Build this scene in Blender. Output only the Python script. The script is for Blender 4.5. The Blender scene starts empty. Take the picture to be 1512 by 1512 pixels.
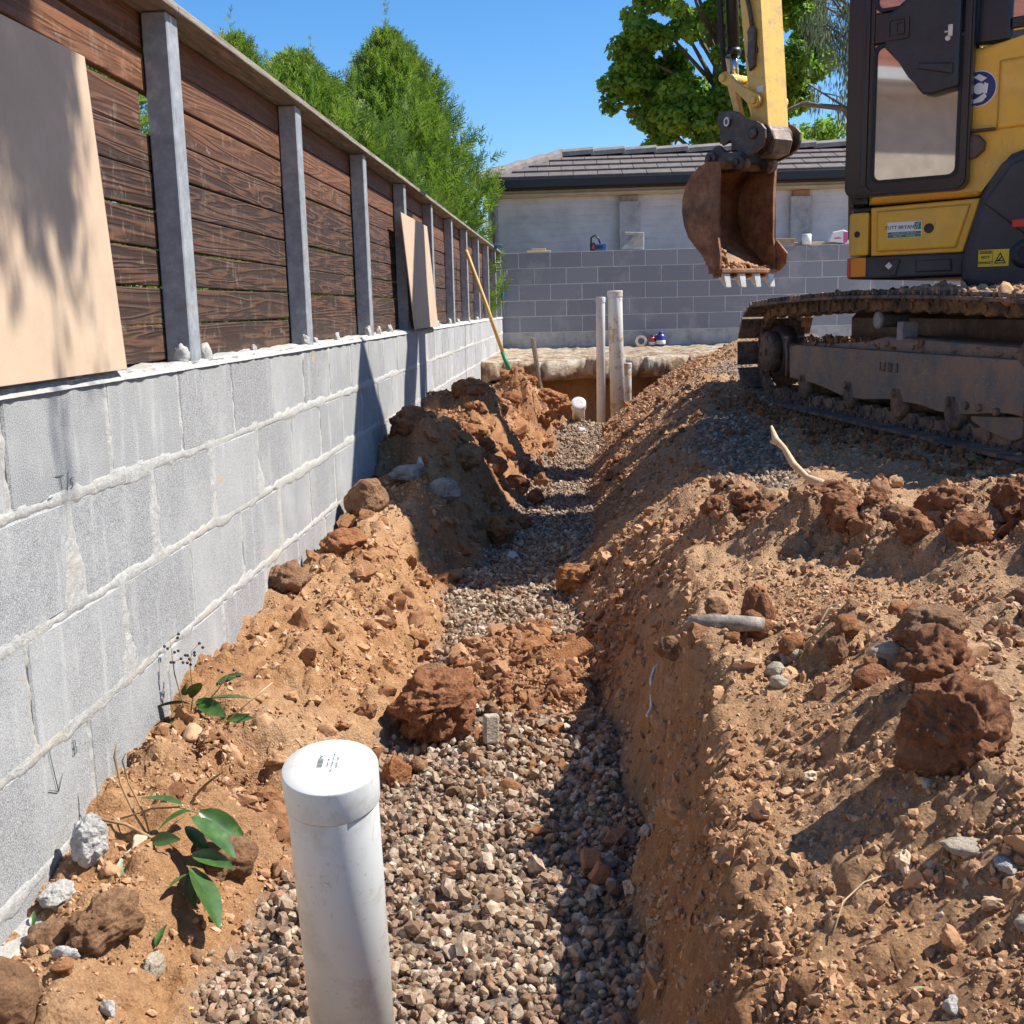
import bpy, bmesh, math, random
import numpy as np
from mathutils import Vector, Matrix, Euler
# ------------------------------------------------------------------ camera, light, exposure
S = bpy.context.scene
col = S.collection
cam = bpy.data.objects.new('camera', bpy.data.cameras.new('camera')); col.objects.link(cam)
Rv = Vector((0.99824476, 0.05392407, -0.02448674)); Uv = Vector((0.0143988, 0.18007431, 0.98354762)); Fv = Vector((-0.05744633, 0.98217383, -0.1789818))
cam.matrix_world = Matrix(((Rv.x, Uv.x, -Fv.x, 0), (Rv.y, Uv.y, -Fv.y, 0), (Rv.z, Uv.z, -Fv.z, 0), (0, 0, 0, 1)))
cam.data.sensor_width = 36; cam.data.lens = 36*1652.16/1512
cam.data.clip_start = .02; cam.data.clip_end = 900
S.camera = cam
SUN_EL = math.radians(51); SUN_AZ = math.radians(8)          # azimuth measured from +X towards +Y
sd = Vector((math.cos(SUN_EL)*math.cos(SUN_AZ), math.cos(SUN_EL)*math.sin(SUN_AZ), math.sin(SUN_EL)))
W = bpy.data.worlds.new('World'); S.world = W; W.use_nodes = True
nt = W.node_tree; nt.nodes.clear()
sky = nt.nodes.new('ShaderNodeTexSky'); sky.sky_type = 'NISHITA'; sky.sun_disc = False
sky.sun_elevation = SUN_EL; sky.sun_rotation = math.pi/2-SUN_AZ
sky.air_density = 1.0; sky.dust_density = 0.2; sky.ozone_density = 6.0; sky.altitude = 300
bg = nt.nodes.new('ShaderNodeBackground'); bg.inputs[1].default_value = .10
wo = nt.nodes.new('ShaderNodeOutputWorld')
hs_ = nt.nodes.new('ShaderNodeHueSaturation'); hs_.inputs['Saturation'].default_value = 1.2; hs_.inputs['Value'].default_value = 1.08; nt.links.new(sky.outputs[0], hs_.inputs['Color']); nt.links.new(hs_.outputs[0], bg.inputs[0]); nt.links.new(bg.outputs[0], wo.inputs[0])
sl = bpy.data.lights.new('sun', 'SUN'); sl.energy = 5.0; sl.angle = math.radians(.53); sl.color = (1, .95, .86)
so = bpy.data.objects.new('sun', sl); col.objects.link(so)
so.rotation_euler = sd.to_track_quat('Z', 'Y').to_euler(); so.location = sd*40
S.view_settings.view_transform = 'Standard'; S.view_settings.look = 'None'
S.view_settings.exposure = 0.74; S.view_settings.gamma = 1; S.view_settings.use_curve_mapping = False
rng = np.random.default_rng(7); random.seed(7)
PI = math.pi
# ------------------------------------------------------------------ numeric noise
def _h(i, j, s):
    n = (i.astype(np.int64)*374761393 + j.astype(np.int64)*668265263 + s*1274126177) & 0xffffffff
    n = ((n ^ (n >> 13))*1274126177) & 0xffffffff
    return (n ^ (n >> 16)) & 0xffffffff
def noise(x, y, s=0):
    x = np.asarray(x, float); y = np.asarray(y, float)
    i = np.floor(x).astype(np.int64); j = np.floor(y).astype(np.int64); fx = x-i; fy = y-j
    def g(a, b):
        t = _h(i+a, j+b, s)/4294967296.*2*PI
        return np.cos(t)*(fx-a)+np.sin(t)*(fy-b)
    u = fx*fx*fx*(fx*(fx*6-15)+10); v = fy*fy*fy*(fy*(fy*6-15)+10)
    return 1.5*((g(0, 0)*(1-u)+g(1, 0)*u)*(1-v)+(g(0, 1)*(1-u)+g(1, 1)*u)*v)
def fbm(x, y, o=4, s=0, k=.5):
    r = 0; a = 1; f = 1
    for n in range(o): r = r+a*noise(x*f+17.3*n, y*f-9.1*n, s+n); a *= k; f *= 2.03
    return r
def cell(x, y, s=0):
    """rounded clods: 1 at a cell's point, 0 at its border; also a random value per cell"""
    x = np.asarray(x, float); y = np.asarray(y, float)
    i = np.floor(x).astype(np.int64); j = np.floor(y).astype(np.int64)
    b1 = np.full(x.shape, 9.); b2 = np.full(x.shape, 9.); v = np.zeros(x.shape)
    for a in (-1, 0, 1):
        for b in (-1, 0, 1):
            px = i+a+_h(i+a, j+b, s)/4294967296.; py = j+b+_h(i+a, j+b, s+5)/4294967296.
            d = np.hypot(px-x, py-y); m = d < b1
            b2 = np.where(m, b1, np.minimum(b2, d)); v = np.where(m, _h(i+a, j+b, s+9)/4294967296., v); b1 = np.where(m, d, b1)
    return np.clip(b2-b1, 0, 1), v
def sst(a, b, x): t = np.clip((x-a)/(b-a), 0, 1); return t*t*(3-2*t)
# ------------------------------------------------------------------ the lie of the land
TOP = -.109                                    # top of the block wall, camera height is 0
KY = [-3, .4, 1.0, 1.6, 2.2, 3.0, 4.0, 4.4, 5.0, 5.8, 6.6, 7.5, 8.4, 9.2, 10.9, 12.2, 14.5]
def kk(*v): return lambda Y: np.interp(Y, KY, v)
zw = kk(-1.0, -1.0, -1.0, -.95, -.85, -.82, -.82, -.74, -.74, -.66, -.66, -.68, -.68, -.74, -.74, -.62, -.55)   # at the wall
xh = kk(-.75, -.75, -.75, -.75, -.74, -.72, -.72, -.66, -.62, -.62, -.55, -.50, -.42, -.42, -.5, -.5, -.5)
zh = kk(-.99, -.99, -.98, -.945, -.86, -.83, -.78, -.70, -.66, -.60, -.60, -.62, -.62, -.72, -.74, -.6, -.55)   # left heap
xl = kk(-.6, -.6, -.58, -.60, -.50, -.42, -.44, -.40, -.34, -.28, -.26, -.2, -.05, -.05, -.05, -.05, -.05)
zb = kk(-1.1, -1.1, -1.07, -1.05, -1.05, -1.05, -1.05, -1.05, -1.05, -1.05, -1.03, -1.0, -.96, -.96, -.96, -.62, -.55)
xr = kk(.01, .01, .02, .07, .12, .02, -.01, .02, .07, .08, .07, .12, .2, .24, .3, .3, .3)
xc = kk(.19, .19, .19, .205, .19, .33, .43, .5, .58, .66, .72, .8, .95, 1.0, 1.0, 1.0, 1.0)
zc = kk(-.77, -.77, -.765, -.72, -.65, -.66, -.66, -.64, -.62, -.58, -.56, -.55, -.52, -.5, -.5, -.52, -.52)
def land(X, Y, detail=True):
    """height, gravel share, freshly broken red soil share"""
    X = np.asarray(X, float); Y = np.asarray(Y, float)
    wob = .05*noise(Y*1.9, Y*0+3.3, 11)+.02*noise(Y*6, Y*0+1.3, 12)
    a = xl(Y)+wob; b = xr(Y)+.7*wob+.03*noise(Y*4, Y*0+8, 13); c = np.maximum(xc(Y)+.05+.05*noise(Y*2.3, Y*0+5, 14)+.035*noise(Y*7, Y*0+5, 15)+.018*noise(Y*17, Y*0+5, 16), b+.05)
    hX = np.minimum(xh(Y), a-.06)
    z = np.where(X < hX, zw(Y)+(zh(Y)-zw(Y))*np.clip((X+.93)/(hX+.93), 0, 1),
        np.where(X < a, zh(Y)+(zb(Y)-zh(Y))*(.35*np.clip((X-hX)/(a-hX), 0, 1)+.65*sst(0, 1, (X-hX)/(a-hX))),
        np.where(X < b, zb(Y), np.where(X < c, zb(Y)+(zc(Y)-zb(Y))*(1-(1-np.clip((X-b)/(c-b), 0, 1))**1.55), zc(Y)))))
    plate = zc(Y)+.09*sst(0, 1.0, X-c)*sst(6, 4, Y)
    plate = plate+.13*sst(0, .34, X-c)*sst(2.3, 1.5, Y)
    z = np.where(X >= c, plate, z)
    left = sst(a+.05, a-.12, X); right = sst(b-.05, b+.12, X); up = sst(c-.06, c+.05, X)
    g = sst(a-.05, a+.03, X+.03*noise(X*9, Y*9, 3))*sst(b+.05, b-.03, X+.03*noise(X*9, Y*9, 4))
    # spill of broken clay across the trench, the berm beside the track, the ridge of rubble, far mounds, the pit
    G = lambda x0, y0, sx, sy, r=0: np.exp(-(((X-x0)*math.cos(r)+(Y-y0)*math.sin(r))/sx)**2-((-(X-x0)*math.sin(r)+(Y-y0)*math.cos(r))/sy)**2)
    sp = G(-.12, 3.05, .26, .42, .3); z = z+.07*sp*g; g = g*(1-sst(.25, .6, sp)); red = sst(.2, .6, sp)
    s2 = G(.0, 4.6, .16, .5, .2); z = z+.05*s2; 
    t = ((X-.45)*.62+(Y-3.15)*-.78); n = (X-.45)*.78+(Y-3.15)*.62
    berm = np.exp(-(n/.17)**2)*sst(-.25, .05, t)
    lump = .6+.7*fbm(X*4.5, Y*4.5, 3, 41)
    z = z+.165*berm*np.clip(lump, 0, 1.6); red = np.maximum(red, sst(.2, .7, berm))
    rub = np.exp(-((Y-2.02+.12*(X-.3))/.15)**2)*sst(.12, .3, X)
    z = z+.035*rub*np.clip(.7+fbm(X*7, Y*7, 3, 43), 0, 2)
    z = z+.66*G(3.4, 9.2, 1.0, 1.3)+.25*G(1.55, 9.0, .45, .9)+.12*G(.9, 7.2, .35, .8)
    # left heap: ridges of spoil thrown across the slope
    rid = sst(a+.16, a-.02, X)*sst(4.0, 4.6, Y)*sst(9.6, 8.6, Y)
    for yk, hk, x0, x1 in ((5.02, .165, -.70, -.24), (6.55, .135, -.50, -.16), (8.05, .17, -.28, .10)):
        yy = Y-yk+.10*noise(X*5, X*0+yk, 23)+.10*(X+.6)
        pf = sst(-.16, .06, yy)*np.exp(-np.maximum(yy-.06, 0)**2/.5**2)
        z = z+hk*pf*(sst(-.75, -.38, X) if yk > 8 else 1)*sst(x1+.05, x0, X+.05*noise(Y*6, X*4, 28))*(1+.3*fbm(X*5, Y*5, 3, 29))
    z = z+rid*.035*fbm(X*4, Y*4, 3, 22)
    heap = left*sst(1.5, 2.2, Y)*sst(4.6, 4.1, Y); z = z+heap*.045*np.maximum(-.3, fbm(X*2.6, Y*2.6, 3, 24))
    c0, v0 = cell(X*5.5+.5*noise(X*9, Y*9, 25), Y*5.5+.5*noise(X*9, Y*9, 26), 27); z = z+(heap*.7+rid)*(.105*np.sqrt(c0)*v0-.025)
    # pit in front of the back footing
    pit = sst(9.35, 9.8, Y+.3*noise(X*2, Y*2, 31))*sst(-.62, -.42, X+.1*noise(Y*3, X*3, 32))*sst(1.25+.1*noise(Y*4, X*3, 33), .85, X)
    ledge = sst(11.35, 11.5, Y+.22*(X+.5)*-1+.12*noise(X*2.1, X*0, 34))
    z = z*(1-pit)+(-1.28)*pit
    z = z*(1-ledge)+(-.60+.012*fbm(X*3, Y*3, 3, 36))*ledge
    g = g*(1-pit)*(1-ledge)
    g2 = G(.72, 5.0, .22, 1.3, -.05)*.95+G(1.05, 7.7, .28, .8)*1.0
    g = np.maximum(g, sst(.35, .6, g2+.2*noise(X*5, Y*5, 55))*(1-pit)*(1-ledge))
    if detail:
        q = sst(14, 2, Y)
        soil = (1-g)*(1-.7*ledge)
        lum = fbm(X*5, Y*5, 3, 51)
        z = z+soil*(.016*lum+.014*(left+right*.5)*fbm(X*11, Y*11, 3, 52)+.010*(left+.5*right)*np.minimum(0, fbm(X*17, Y*17, 2, 53)))
        c1, v1 = cell(X*13+.4*noise(X*20, Y*20, 61), Y*13, 1); c2, v2 = cell(X*34, Y*34+.3*noise(X*50, Y*50, 62), 2); c3, v3 = c2, v2
        cl = np.clip(.35+.9*fbm(X*2.2, Y*2.2, 2, 63), 0, 1)
        loose = np.clip(.16+1.0*rub+1.1*berm+.7*red+.6*rid+.35*heap, 0, 1.2)
        z = z+soil*(.026*np.sqrt(c1)*(v1 > .45)*v1*loose*cl*1.3+.010*np.sqrt(c2)*v2*(.3+cl)*(v2 > .25)+0*q)
        z = z+g*(.012*fbm(X*6, Y*6, 2, 65))
        steep = sst(b-.02, b+.06, X)*sst(c+.03, c-.05, X)
        z = z+steep*.02*fbm(X*3+Y*1.5, Y*9, 3, 66)
    red = np.clip(red+.5*rid+.35*steep_(X, b, c), 0, 1)
    return z, g, red, sst(.9, .99, ledge)
def steep_(X, b, c): return sst(b, b+.05, X)*sst(c+.02, c-.05, X)
def gz(x, y): return float(land(np.array([x]), np.array([y]), True)[0][0])
# ------------------------------------------------------------------ helpers: materials
MATS = {}
class N:
    def __init__(s, name, rough=.9):
        s.m = bpy.data.materials.new(name); s.m.use_nodes = True; s.t = s.m.node_tree; s.n = s.t.nodes
        s.b = s.n['Principled BSDF']; s.b.inputs['Roughness'].default_value = rough; s.out = s.n['Material Output']; MATS[name] = s.m
        s.geo = None
    def pos(s, obj=False, scale=None, rot=None):
        if obj: o = s.n.new('ShaderNodeTexCoord').outputs['Object']
        else:
            s.geo = s.geo or s.n.new('ShaderNodeNewGeometry'); o = s.geo.outputs['Position']
        if scale:
            mp = s.n.new('ShaderNodeMapping'); mp.inputs['Scale'].default_value = scale
            if rot: mp.inputs['Rotation'].default_value = rot
            s.t.links.new(o, mp.inputs['Vector']); o = mp.outputs[0]
        return o
    def noise(s, v, sc, det=4, r=.55, dist=0):
        t = s.n.new('ShaderNodeTexNoise'); t.inputs['Scale'].default_value = sc; t.inputs['Detail'].default_value = det
        t.inputs['Roughness'].default_value = r; t.inputs['Distortion'].default_value = dist; s.t.links.new(v, t.inputs['Vector']); return t.outputs[0]
    def vor(s, v, sc, feat='F1', out=0, rnd=1):
        t = s.n.new('ShaderNodeTexVoronoi'); t.feature = feat; t.inputs['Scale'].default_value = sc; t.inputs['Randomness'].default_value = rnd
        s.t.links.new(v, t.inputs['Vector']); return t.outputs[out]
    def ramp(s, f, stops, interp='LINEAR'):
        t = s.n.new('ShaderNodeValToRGB'); e = t.color_ramp.elements; t.color_ramp.interpolation = interp
        while len(e) < len(stops): e.new(.5)
        for k, (p, c) in enumerate(stops):
            e[k].position = p; e[k].color = (c, c, c, 1) if not isinstance(c, tuple) else (*c, 1)
        s.t.links.new(f, t.inputs[0]); return t.outputs[0]
    def mix(s, f, a, b, mode='MIX'):
        t = s.n.new('ShaderNodeMix'); t.data_type = 'RGBA'; t.blend_type = mode
        for v, i in ((f, 0), (a, 6), (b, 7)):
            if isinstance(v, (int, float)): t.inputs[i].default_value = v if i == 0 else (v, v, v, 1)
            elif isinstance(v, tuple): t.inputs[i].default_value = (*v, 1)
            else: s.t.links.new(v, t.inputs[i])
        return t.outputs[2]
    def math(s, op, a, b=0.):
        t = s.n.new('ShaderNodeMath'); t.operation = op
        for v, i in ((a, 0), (b, 1)):
            if isinstance(v, (int, float)): t.inputs[i].default_value = v
            else: s.t.links.new(v, t.inputs[i])
        return t.outputs[0]
    def attr(s, name):
        t = s.n.new('ShaderNodeAttribute'); t.attribute_name = name; return t.outputs['Fac']
    def rnd(s): return s.n.new('ShaderNodeObjectInfo').outputs['Random']
    def bump(s, h, dist, st=1., prev=None):
        t = s.n.new('ShaderNodeBump'); t.inputs['Distance'].default_value = dist; t.inputs['Strength'].default_value = st
        s.t.links.new(h, t.inputs['Height'])
        if prev is not None: s.t.links.new(prev, t.inputs['Normal'])
        s.t.links.new(t.outputs[0], s.b.inputs['Normal']); return t.outputs[0]
    def color(s, c):
        if isinstance(c, tuple): s.b.inputs['Base Color'].default_value = (*c, 1)
        else: s.t.links.new(c, s.b.inputs['Base Color'])
        return s
    def set(s, **k):
        for a, v in k.items():
            i = s.b.inputs[a.replace('_', ' ')]
            if hasattr(v, 'links'): s.t.links.new(v, i)
            else: i.default_value = v
        return s
def sep(s, v, k):
    t = s.n.new('ShaderNodeSeparateXYZ'); s.t.links.new(v, t.inputs[0]); return t.outputs[k]
# soil
m = N('soil', .95); p = m.pos()
base = m.ramp(m.noise(p, 2.2, 6, .6), [(.28, (.19, .080, .032)), (.45, (.35, .165, .066)), (.58, (.47, .25, .11)), (.75, (.53, .32, .17))])
fine = m.ramp(m.noise(p, 38, 6, .68), [(.32, (.12, .046, .018)), (.5, (.34, .168, .068)), (.68, (.52, .32, .165))])
c = m.mix(.5, base, fine)
redc = m.ramp(m.noise(p, 22, 5, .65), [(.3, (.16, .05, .020)), (.5, (.33, .125, .046)), (.7, (.50, .23, .092))])
c = m.mix(m.math('MULTIPLY', m.attr('red'), .8), c, redc)
dry = m.ramp(m.math('ADD', m.noise(p, 1.6, 4, .6), m.ramp(sep(m, p, 0), [(.15, 0.), (.3, .16)])), [(.45, 0.), (.64, 1.)])
c = m.mix(m.math('MULTIPLY', dry, .6), c, m.ramp(m.noise(p, 90, 4, .7), [(.3, (.30, .175, .092)), (.7, (.64, .43, .25))]))
speck = m.ramp(m.vor(p, 95, 'F1', 0), [(.0, 1.), (.16, 1.), (.2, 0.)])
keep = m.ramp(m.noise(p, 60, 2, .5), [(.58, 0.), (.63, 1.)])
c = m.mix(m.math('MULTIPLY', m.math('MULTIPLY', speck, keep), .6), c, (.55, .46, .36))
gr = m.ramp(m.noise(p, 60, 5, .7), [(.3, (.10, .075, .055)), (.7, (.33, .27, .21))])
c = m.mix(m.attr('gravel'), c, gr)
nz_ = m.ramp(sep(m, m.n.new('ShaderNodeNewGeometry').outputs['True Normal'], 2), [(.55, 0.), (.8, 1.)]); led = m.ramp(m.noise(p, 9, 6, .65), [(.35, (.30, .22, .15)), (.5, (.5, .46, .4)), (.7, (.66, .63, .57))])
c = m.mix(m.math('MULTIPLY', m.attr('ledge'), nz_), c, led); m.color(c)
b1 = m.bump(m.noise(p, 90, 9, .76), .008, 1.); m.bump(m.vor(p, 190, 'F1', 0), .003, .9, b1)
# clods and crumbs share one soil look with a tint per piece
def clodmat(name, lo, mid, hi, sc=30):
    m = N(name, .95); p = m.pos(True); q = m.pos()
    c = m.ramp(m.noise(q, sc, 6, .68), [(.3, lo), (.5, mid), (.7, hi)])
    c = m.mix(m.math('MULTIPLY', m.noise(q, 6, 2, .5), .5), c, m.mix(.5, mid, lo), 'MIX')
    m.color(c); b = m.bump(m.noise(q, 75, 9, .76), .011, 1.); m.bump(m.vor(q, 150), .004, .8, b); return m
clodmat('red_clay', (.12, .042, .017), (.30, .118, .046), (.47, .23, .105))
clodmat('orange_clay', (.19, .07, .026), (.36, .145, .052), (.50, .25, .11))
clodmat('brown_soil', (.14, .065, .032), (.28, .145, .07), (.44, .27, .145))
clodmat('pale_stone', (.38, .31, .22), (.56, .48, .37), (.7, .64, .54), 18)
clodmat('white_rubble', (.42, .40, .37), (.62, .6, .56), (.74, .73, .70), 22)
clodmat('grey_rock', (.20, .18, .16), (.33, .31, .28), (.5, .47, .43), 14)
clodmat('terracotta', (.36, .15, .07), (.48, .22, .11), (.58, .31, .18), 25)
m = N('crumbs', .95); q = m.pos()
c = m.ramp(m.attr('v'), [(0, (.18, .078, .036)), (.35, (.38, .18, .078)), (.7, (.54, .31, .155)), (.9, (.60, .42, .26)), (1, (.70, .62, .5))])
c = m.mix(.35, c, m.ramp(m.noise(q, 90, 4, .7), [(.3, (.22, .10, .05)), (.7, (.6, .40, .24))])); m.color(c); m.bump(m.noise(q, 220, 6, .7), .003, .8)
m = N('clay_bits', .95); q = m.pos(); c = m.ramp(m.attr('v'), [(0, (.14, .05, .02)), (.35, (.28, .11, .042)), (.7, (.42, .19, .075)), (1, (.5, .3, .16))]); c = m.mix(.4, c, m.ramp(m.noise(q, 60, 6, .72), [(.3, (.12, .045, .02)), (.7, (.46, .26, .12))])); m.color(c); m.bump(m.noise(q, 110, 8, .76), .008, 1.)
m = N('gravel_stone', .8); q = m.pos()
c = m.ramp(m.attr('v'), [(0, (.09, .055, .035)), (.2, (.21, .135, .085)), (.42, (.34, .25, .17)), (.62, (.48, .39, .28)), (.8, (.62, .54, .43)), (.92, (.40, .18, .08)), (1, (.70, .66, .6))])
c = m.mix(m.ramp(m.noise(q, 45, 5, .7), [(.42, .8), (.62, 0.)]), c, (.19, .10, .055)); m.color(c); m.bump(m.noise(q, 160, 6, .7), .002, .8)
# masonry
m = N('concrete_block', .92); q = m.pos()
v = m.noise(q, 430, 3, .8); big = m.noise(q, 5, 4, .6)
c = m.ramp(v, [(.40, (.10, .105, .11)), (.5, (.30, .303, .306)), (.61, (.47, .47, .467))])
c = m.mix(m.math('MULTIPLY', m.rnd(), .32), c, (.50, .50, .49)); c = m.mix(m.ramp(big, [(.45, 0.), (.7, .45)]), c, (.50, .50, .49))
c = m.mix(m.ramp(m.noise(m.pos(scale=(1, 9, 1.2)), 3, 5, .65), [(.56, 0.), (.7, .4)]), c, (.58, .58, .56))
rust = m.ramp(m.noise(q, 11, 2, .4), [(.74, 0.), (.77, .7)]); c = m.mix(rust, c, (.52, .36, .17)); m.color(c)
b = m.bump(v, .0022, .9); m.bump(m.noise(q, 70, 4, .6), .002, .5, b)
m = N('mortar', .95); q = m.pos()
c = m.ramp(m.noise(q, 60, 6, .7), [(.3, (.36, .355, .335)), (.6, (.52, .51, .485))]); c = m.mix(m.ramp(m.noise(q, 5, 4), [(.5, 0.), (.66, .6)]), c, (.50, .46, .37)); m.color(c)
m.bump(m.noise(q, 150, 8, .75), .005, 1.)
m = N('dark_block', .93); q = m.pos()
c = m.ramp(m.noise(q, 260, 3, .75), [(.35, (.215, .22, .24)), (.65, (.325, .333, .36))]); c = m.mix(m.math('MULTIPLY', m.rnd(), .45), c, (.17, .17, .185))
sm = m.ramp(m.noise(q, 2.3, 6, .66), [(.53, 0.), (.63, .6)]); c = m.mix(sm, c, (.36, .36, .36))
low = m.ramp(m.math('ADD', sep(m, q, 2), m.math('MULTIPLY', m.noise(q, 5, 5, .6), .22)), [(-.21+.0, 1.), (-.0, 1.), (.01, 0.)])
m.color(c); m.bump(m.noise(q, 120, 5, .7), .002, .6)
m = N('pale_block', .93); q = m.pos()
m.color(m.ramp(m.noise(q, 7, 6, .68), [(.33, (.30, .29, .28)), (.5, (.44, .425, .395)), (.68, (.56, .54, .50))])); m.bump(m.noise(q, 90, 6, .7), .004, .8)
m = N('rough_concrete', .95); q = m.pos(); m.color(m.ramp(m.noise(q, 5, 7, .7), [(.40, (.20, .11, .055)), (.5, (.36, .27, .18)), (.62, (.50, .45, .37)), (.75, (.62, .58, .52))])); m.bump(m.noise(q, 30, 8, .75), .02, 1.)
m = N('thin_mortar', .93); q = m.pos()
m.color(m.ramp(m.noise(q, 20, 4, .7), [(.3, (.42, .42, .42)), (.7, (.62, .62, .61))])); m.bump(m.noise(q, 90, 6, .7), .003, .7)
m = N('rendered_brick', .93); q = m.pos()
c = m.ramp(m.noise(q, 2.4, 6, .66), [(.33, (.52, .51, .49)), (.5, (.63, .615, .59)), (.7, (.72, .71, .68))])
c = m.mix(m.ramp(m.noise(m.pos(scale=(.6, 1, 4)), 3.2, 5, .6), [(.56, 0.), (.68, .3)]), c, (.43, .37, .30)); m.color(c); m.bump(m.noise(q, 50, 6, .7), .004, .5)
def plain(name, colr, rough=.6, metal=0, nscale=0, var=.25, bumpd=0, **k):
    m = N(name, rough); 
    if nscale:
        q = m.pos(); f = m.noise(q, nscale, 5, .65)
        m.color(m.ramp(f, [(.3, tuple(x*(1-var) for x in colr)), (.7, tuple(min(1, x*(1+var)) for x in colr))]))
        if bumpd: m.bump(m.noise(q, nscale*6, 5, .7), bumpd, .8)
    else: m.color(colr)
    m.set(Metallic=metal, **k); return m
# stained timber, grain runs along Y
m = N('stained_timber', .62); q = m.pos()
w = m.math('ADD', sep(m, q, 2), m.math('MULTIPLY', m.rnd(), 7.))
cx = m.n.new('ShaderNodeCombineXYZ'); m.t.links.new(m.math('MULTIPLY', sep(m, q, 1), .55), cx.inputs[1]); m.t.links.new(m.math('MULTIPLY', w, 10.), cx.inputs[2]); m.t.links.new(m.math('MULTIPLY', m.rnd(), 13.), cx.inputs[0])
gr = m.noise(cx.outputs[0], 2.2, 2, .5, .7)
rings = m.math('SINE', m.math('ADD', m.math('MULTIPLY', gr, 42.), m.math('MULTIPLY', m.noise(cx.outputs[0], 9, 5, .7, .3), 4.)))
gc = m.ramp(rings, [(0., (.034, .015, .009)), (.35, (.066, .028, .014)), (.7, (.092, .039, .019)), (1., (.125, .056, .029))])
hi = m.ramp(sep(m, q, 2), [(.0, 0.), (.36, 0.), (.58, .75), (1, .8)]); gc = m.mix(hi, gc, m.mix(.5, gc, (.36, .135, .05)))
wear = m.ramp(m.noise(m.pos(scale=(1, 2.2, 1)), 11, 7, .78, 1.2), [(.55, 0.), (.66, .65)]); gc = m.mix(wear, gc, (.27, .21, .165))
gc = m.mix(m.math('MULTIPLY', m.rnd(), .35), gc, (.055, .035, .026)); m.color(gc); m.bump(rings, .0012, .7)
m = N('grey_timber', .85); q = m.pos(scale=(12, 1, 12)); m.color(m.ramp(m.noise(q, 6, 6, .65), [(.3, (.12, .10, .08)), (.55, (.27, .235, .195)), (.75, (.42, .38, .33))])); m.bump(m.noise(q, 12, 5, .7), .003, .7)
m = N('galvanised_steel', .5); q = m.pos()
c = m.ramp(m.noise(q, 26, 5, .7), [(.3, (.20, .215, .235)), (.55, (.30, .32, .345)), (.75, (.42, .44, .46))]); c = m.mix(m.ramp(m.noise(q, 9, 5, .7), [(.62, 0.), (.72, .6)]), c, (.27, .17, .11)); m.color(c).set(Metallic=0.)
m = N('tan_board', .8); q = m.pos()
m.color(m.ramp(m.noise(q, 7, 6, .7), [(.3, (.47, .34, .235)), (.55, (.52, .385, .27)), (.75, (.57, .435, .32))])); m.bump(m.noise(q, 240, 4, .7), .0006, .6)
m = N('white_pvc', .32); q = m.pos(); dirt = m.ramp(m.noise(q, 11, 7, .74), [(.50, 0.), (.66, .5)])
scr = m.ramp(m.noise(m.pos(scale=(60, 60, 3)), 2, 4, .6), [(.66, 0.), (.7, .35)])
c = m.mix(dirt, (.66, .665, .64), (.44, .405, .33)); c = m.mix(scr, c, (.42, .40, .35)); 
spl = m.ramp(m.noise(q, 120, 2, .5), [(.70, 0.), (.74, .6)]); c = m.mix(spl, c, (.40, .30, .20)); mud = m.ramp(m.noise(q, 4.5, 9, .8), [(.56, 0.), (.60, .5)]); c = m.mix(mud, c, (.50, .43, .33)); m.color(c); m.set(Roughness=.42)
m = N('muddy_pvc', .4); q = m.pos(); dirt = m.ramp(m.noise(q, 7, 7, .75), [(.52, 0.), (.58, .85)])
m.color(m.mix(dirt, (.64, .64, .60), (.44, .28, .15)))
# machine
m = N('yellow_paint', .32); q = m.pos(); ds = m.ramp(m.noise(q, 6, 8, .75), [(.45, 0.), (.70, .5)])
c = m.mix(ds, (.80, .45, .04), (.50, .32, .13)); sc = m.ramp(m.noise(m.pos(scale=(40, 40, 9)), 1.6, 3, .6), [(.67, 0.), (.7, .5)]); c = m.mix(sc, c, (.36, .26, .13)); m.color(c)
m.set(Roughness=m.ramp(m.noise(q, 12, 5, .7), [(.3, .28), (.7, .55)]), Coat_Weight=.25)
m = N('worn_yellow', .45); q = m.pos(); ds = m.ramp(m.noise(q, 9, 7, .72), [(.46, 0.), (.7, .75)])
c = m.mix(ds, (.80, .52, .11), (.42, .29, .15)); sc = m.ramp(m.noise(q, 33, 5, .75, .4), [(.6, 0.), (.66, .8)]); c = m.mix(sc, c, (.30, .22, .16)); m.color(c); m.bump(m.noise(q, 60, 4), .0015, .5)
plain('black_plastic', (.022, .023, .027), .42, 0, 14, .35); plain('dark_cover', (.040, .041, .046), .5, 0, 6, .35); plain('black_gloss', (.012, .013, .018), .28)
plain('rubber', (.018, .018, .018), .7); plain('chrome', (.62, .63, .65), .14, 1.)
m = N('muddy_steel', .75); q = m.pos(); 
md = m.ramp(m.noise(q, 7, 7, .72), [(.42, 0.), (.62, 1.)]); c = m.mix(md, m.ramp(m.noise(q, 40, 4), [(.3, (.05, .042, .038)), (.7, (.14, .115, .10))]), m.ramp(m.noise(q, 60, 5, .7), [(.3, (.22, .125, .07)), (.7, (.46, .30, .185))]))
m.color(c).set(Metallic=.1); m.bump(m.noise(q, 50, 7, .75), .006, .9)
m = N('frame_steel', .62); q = m.pos(); dust = m.ramp(m.math('ADD', m.math('MULTIPLY', sep(m, q, 2), 2.2), m.math('MULTIPLY', m.noise(q, 6, 6, .7), .75)), [(-.0, 0.), (.0, 0.), (.02, .9), (.3, .9)])
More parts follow.
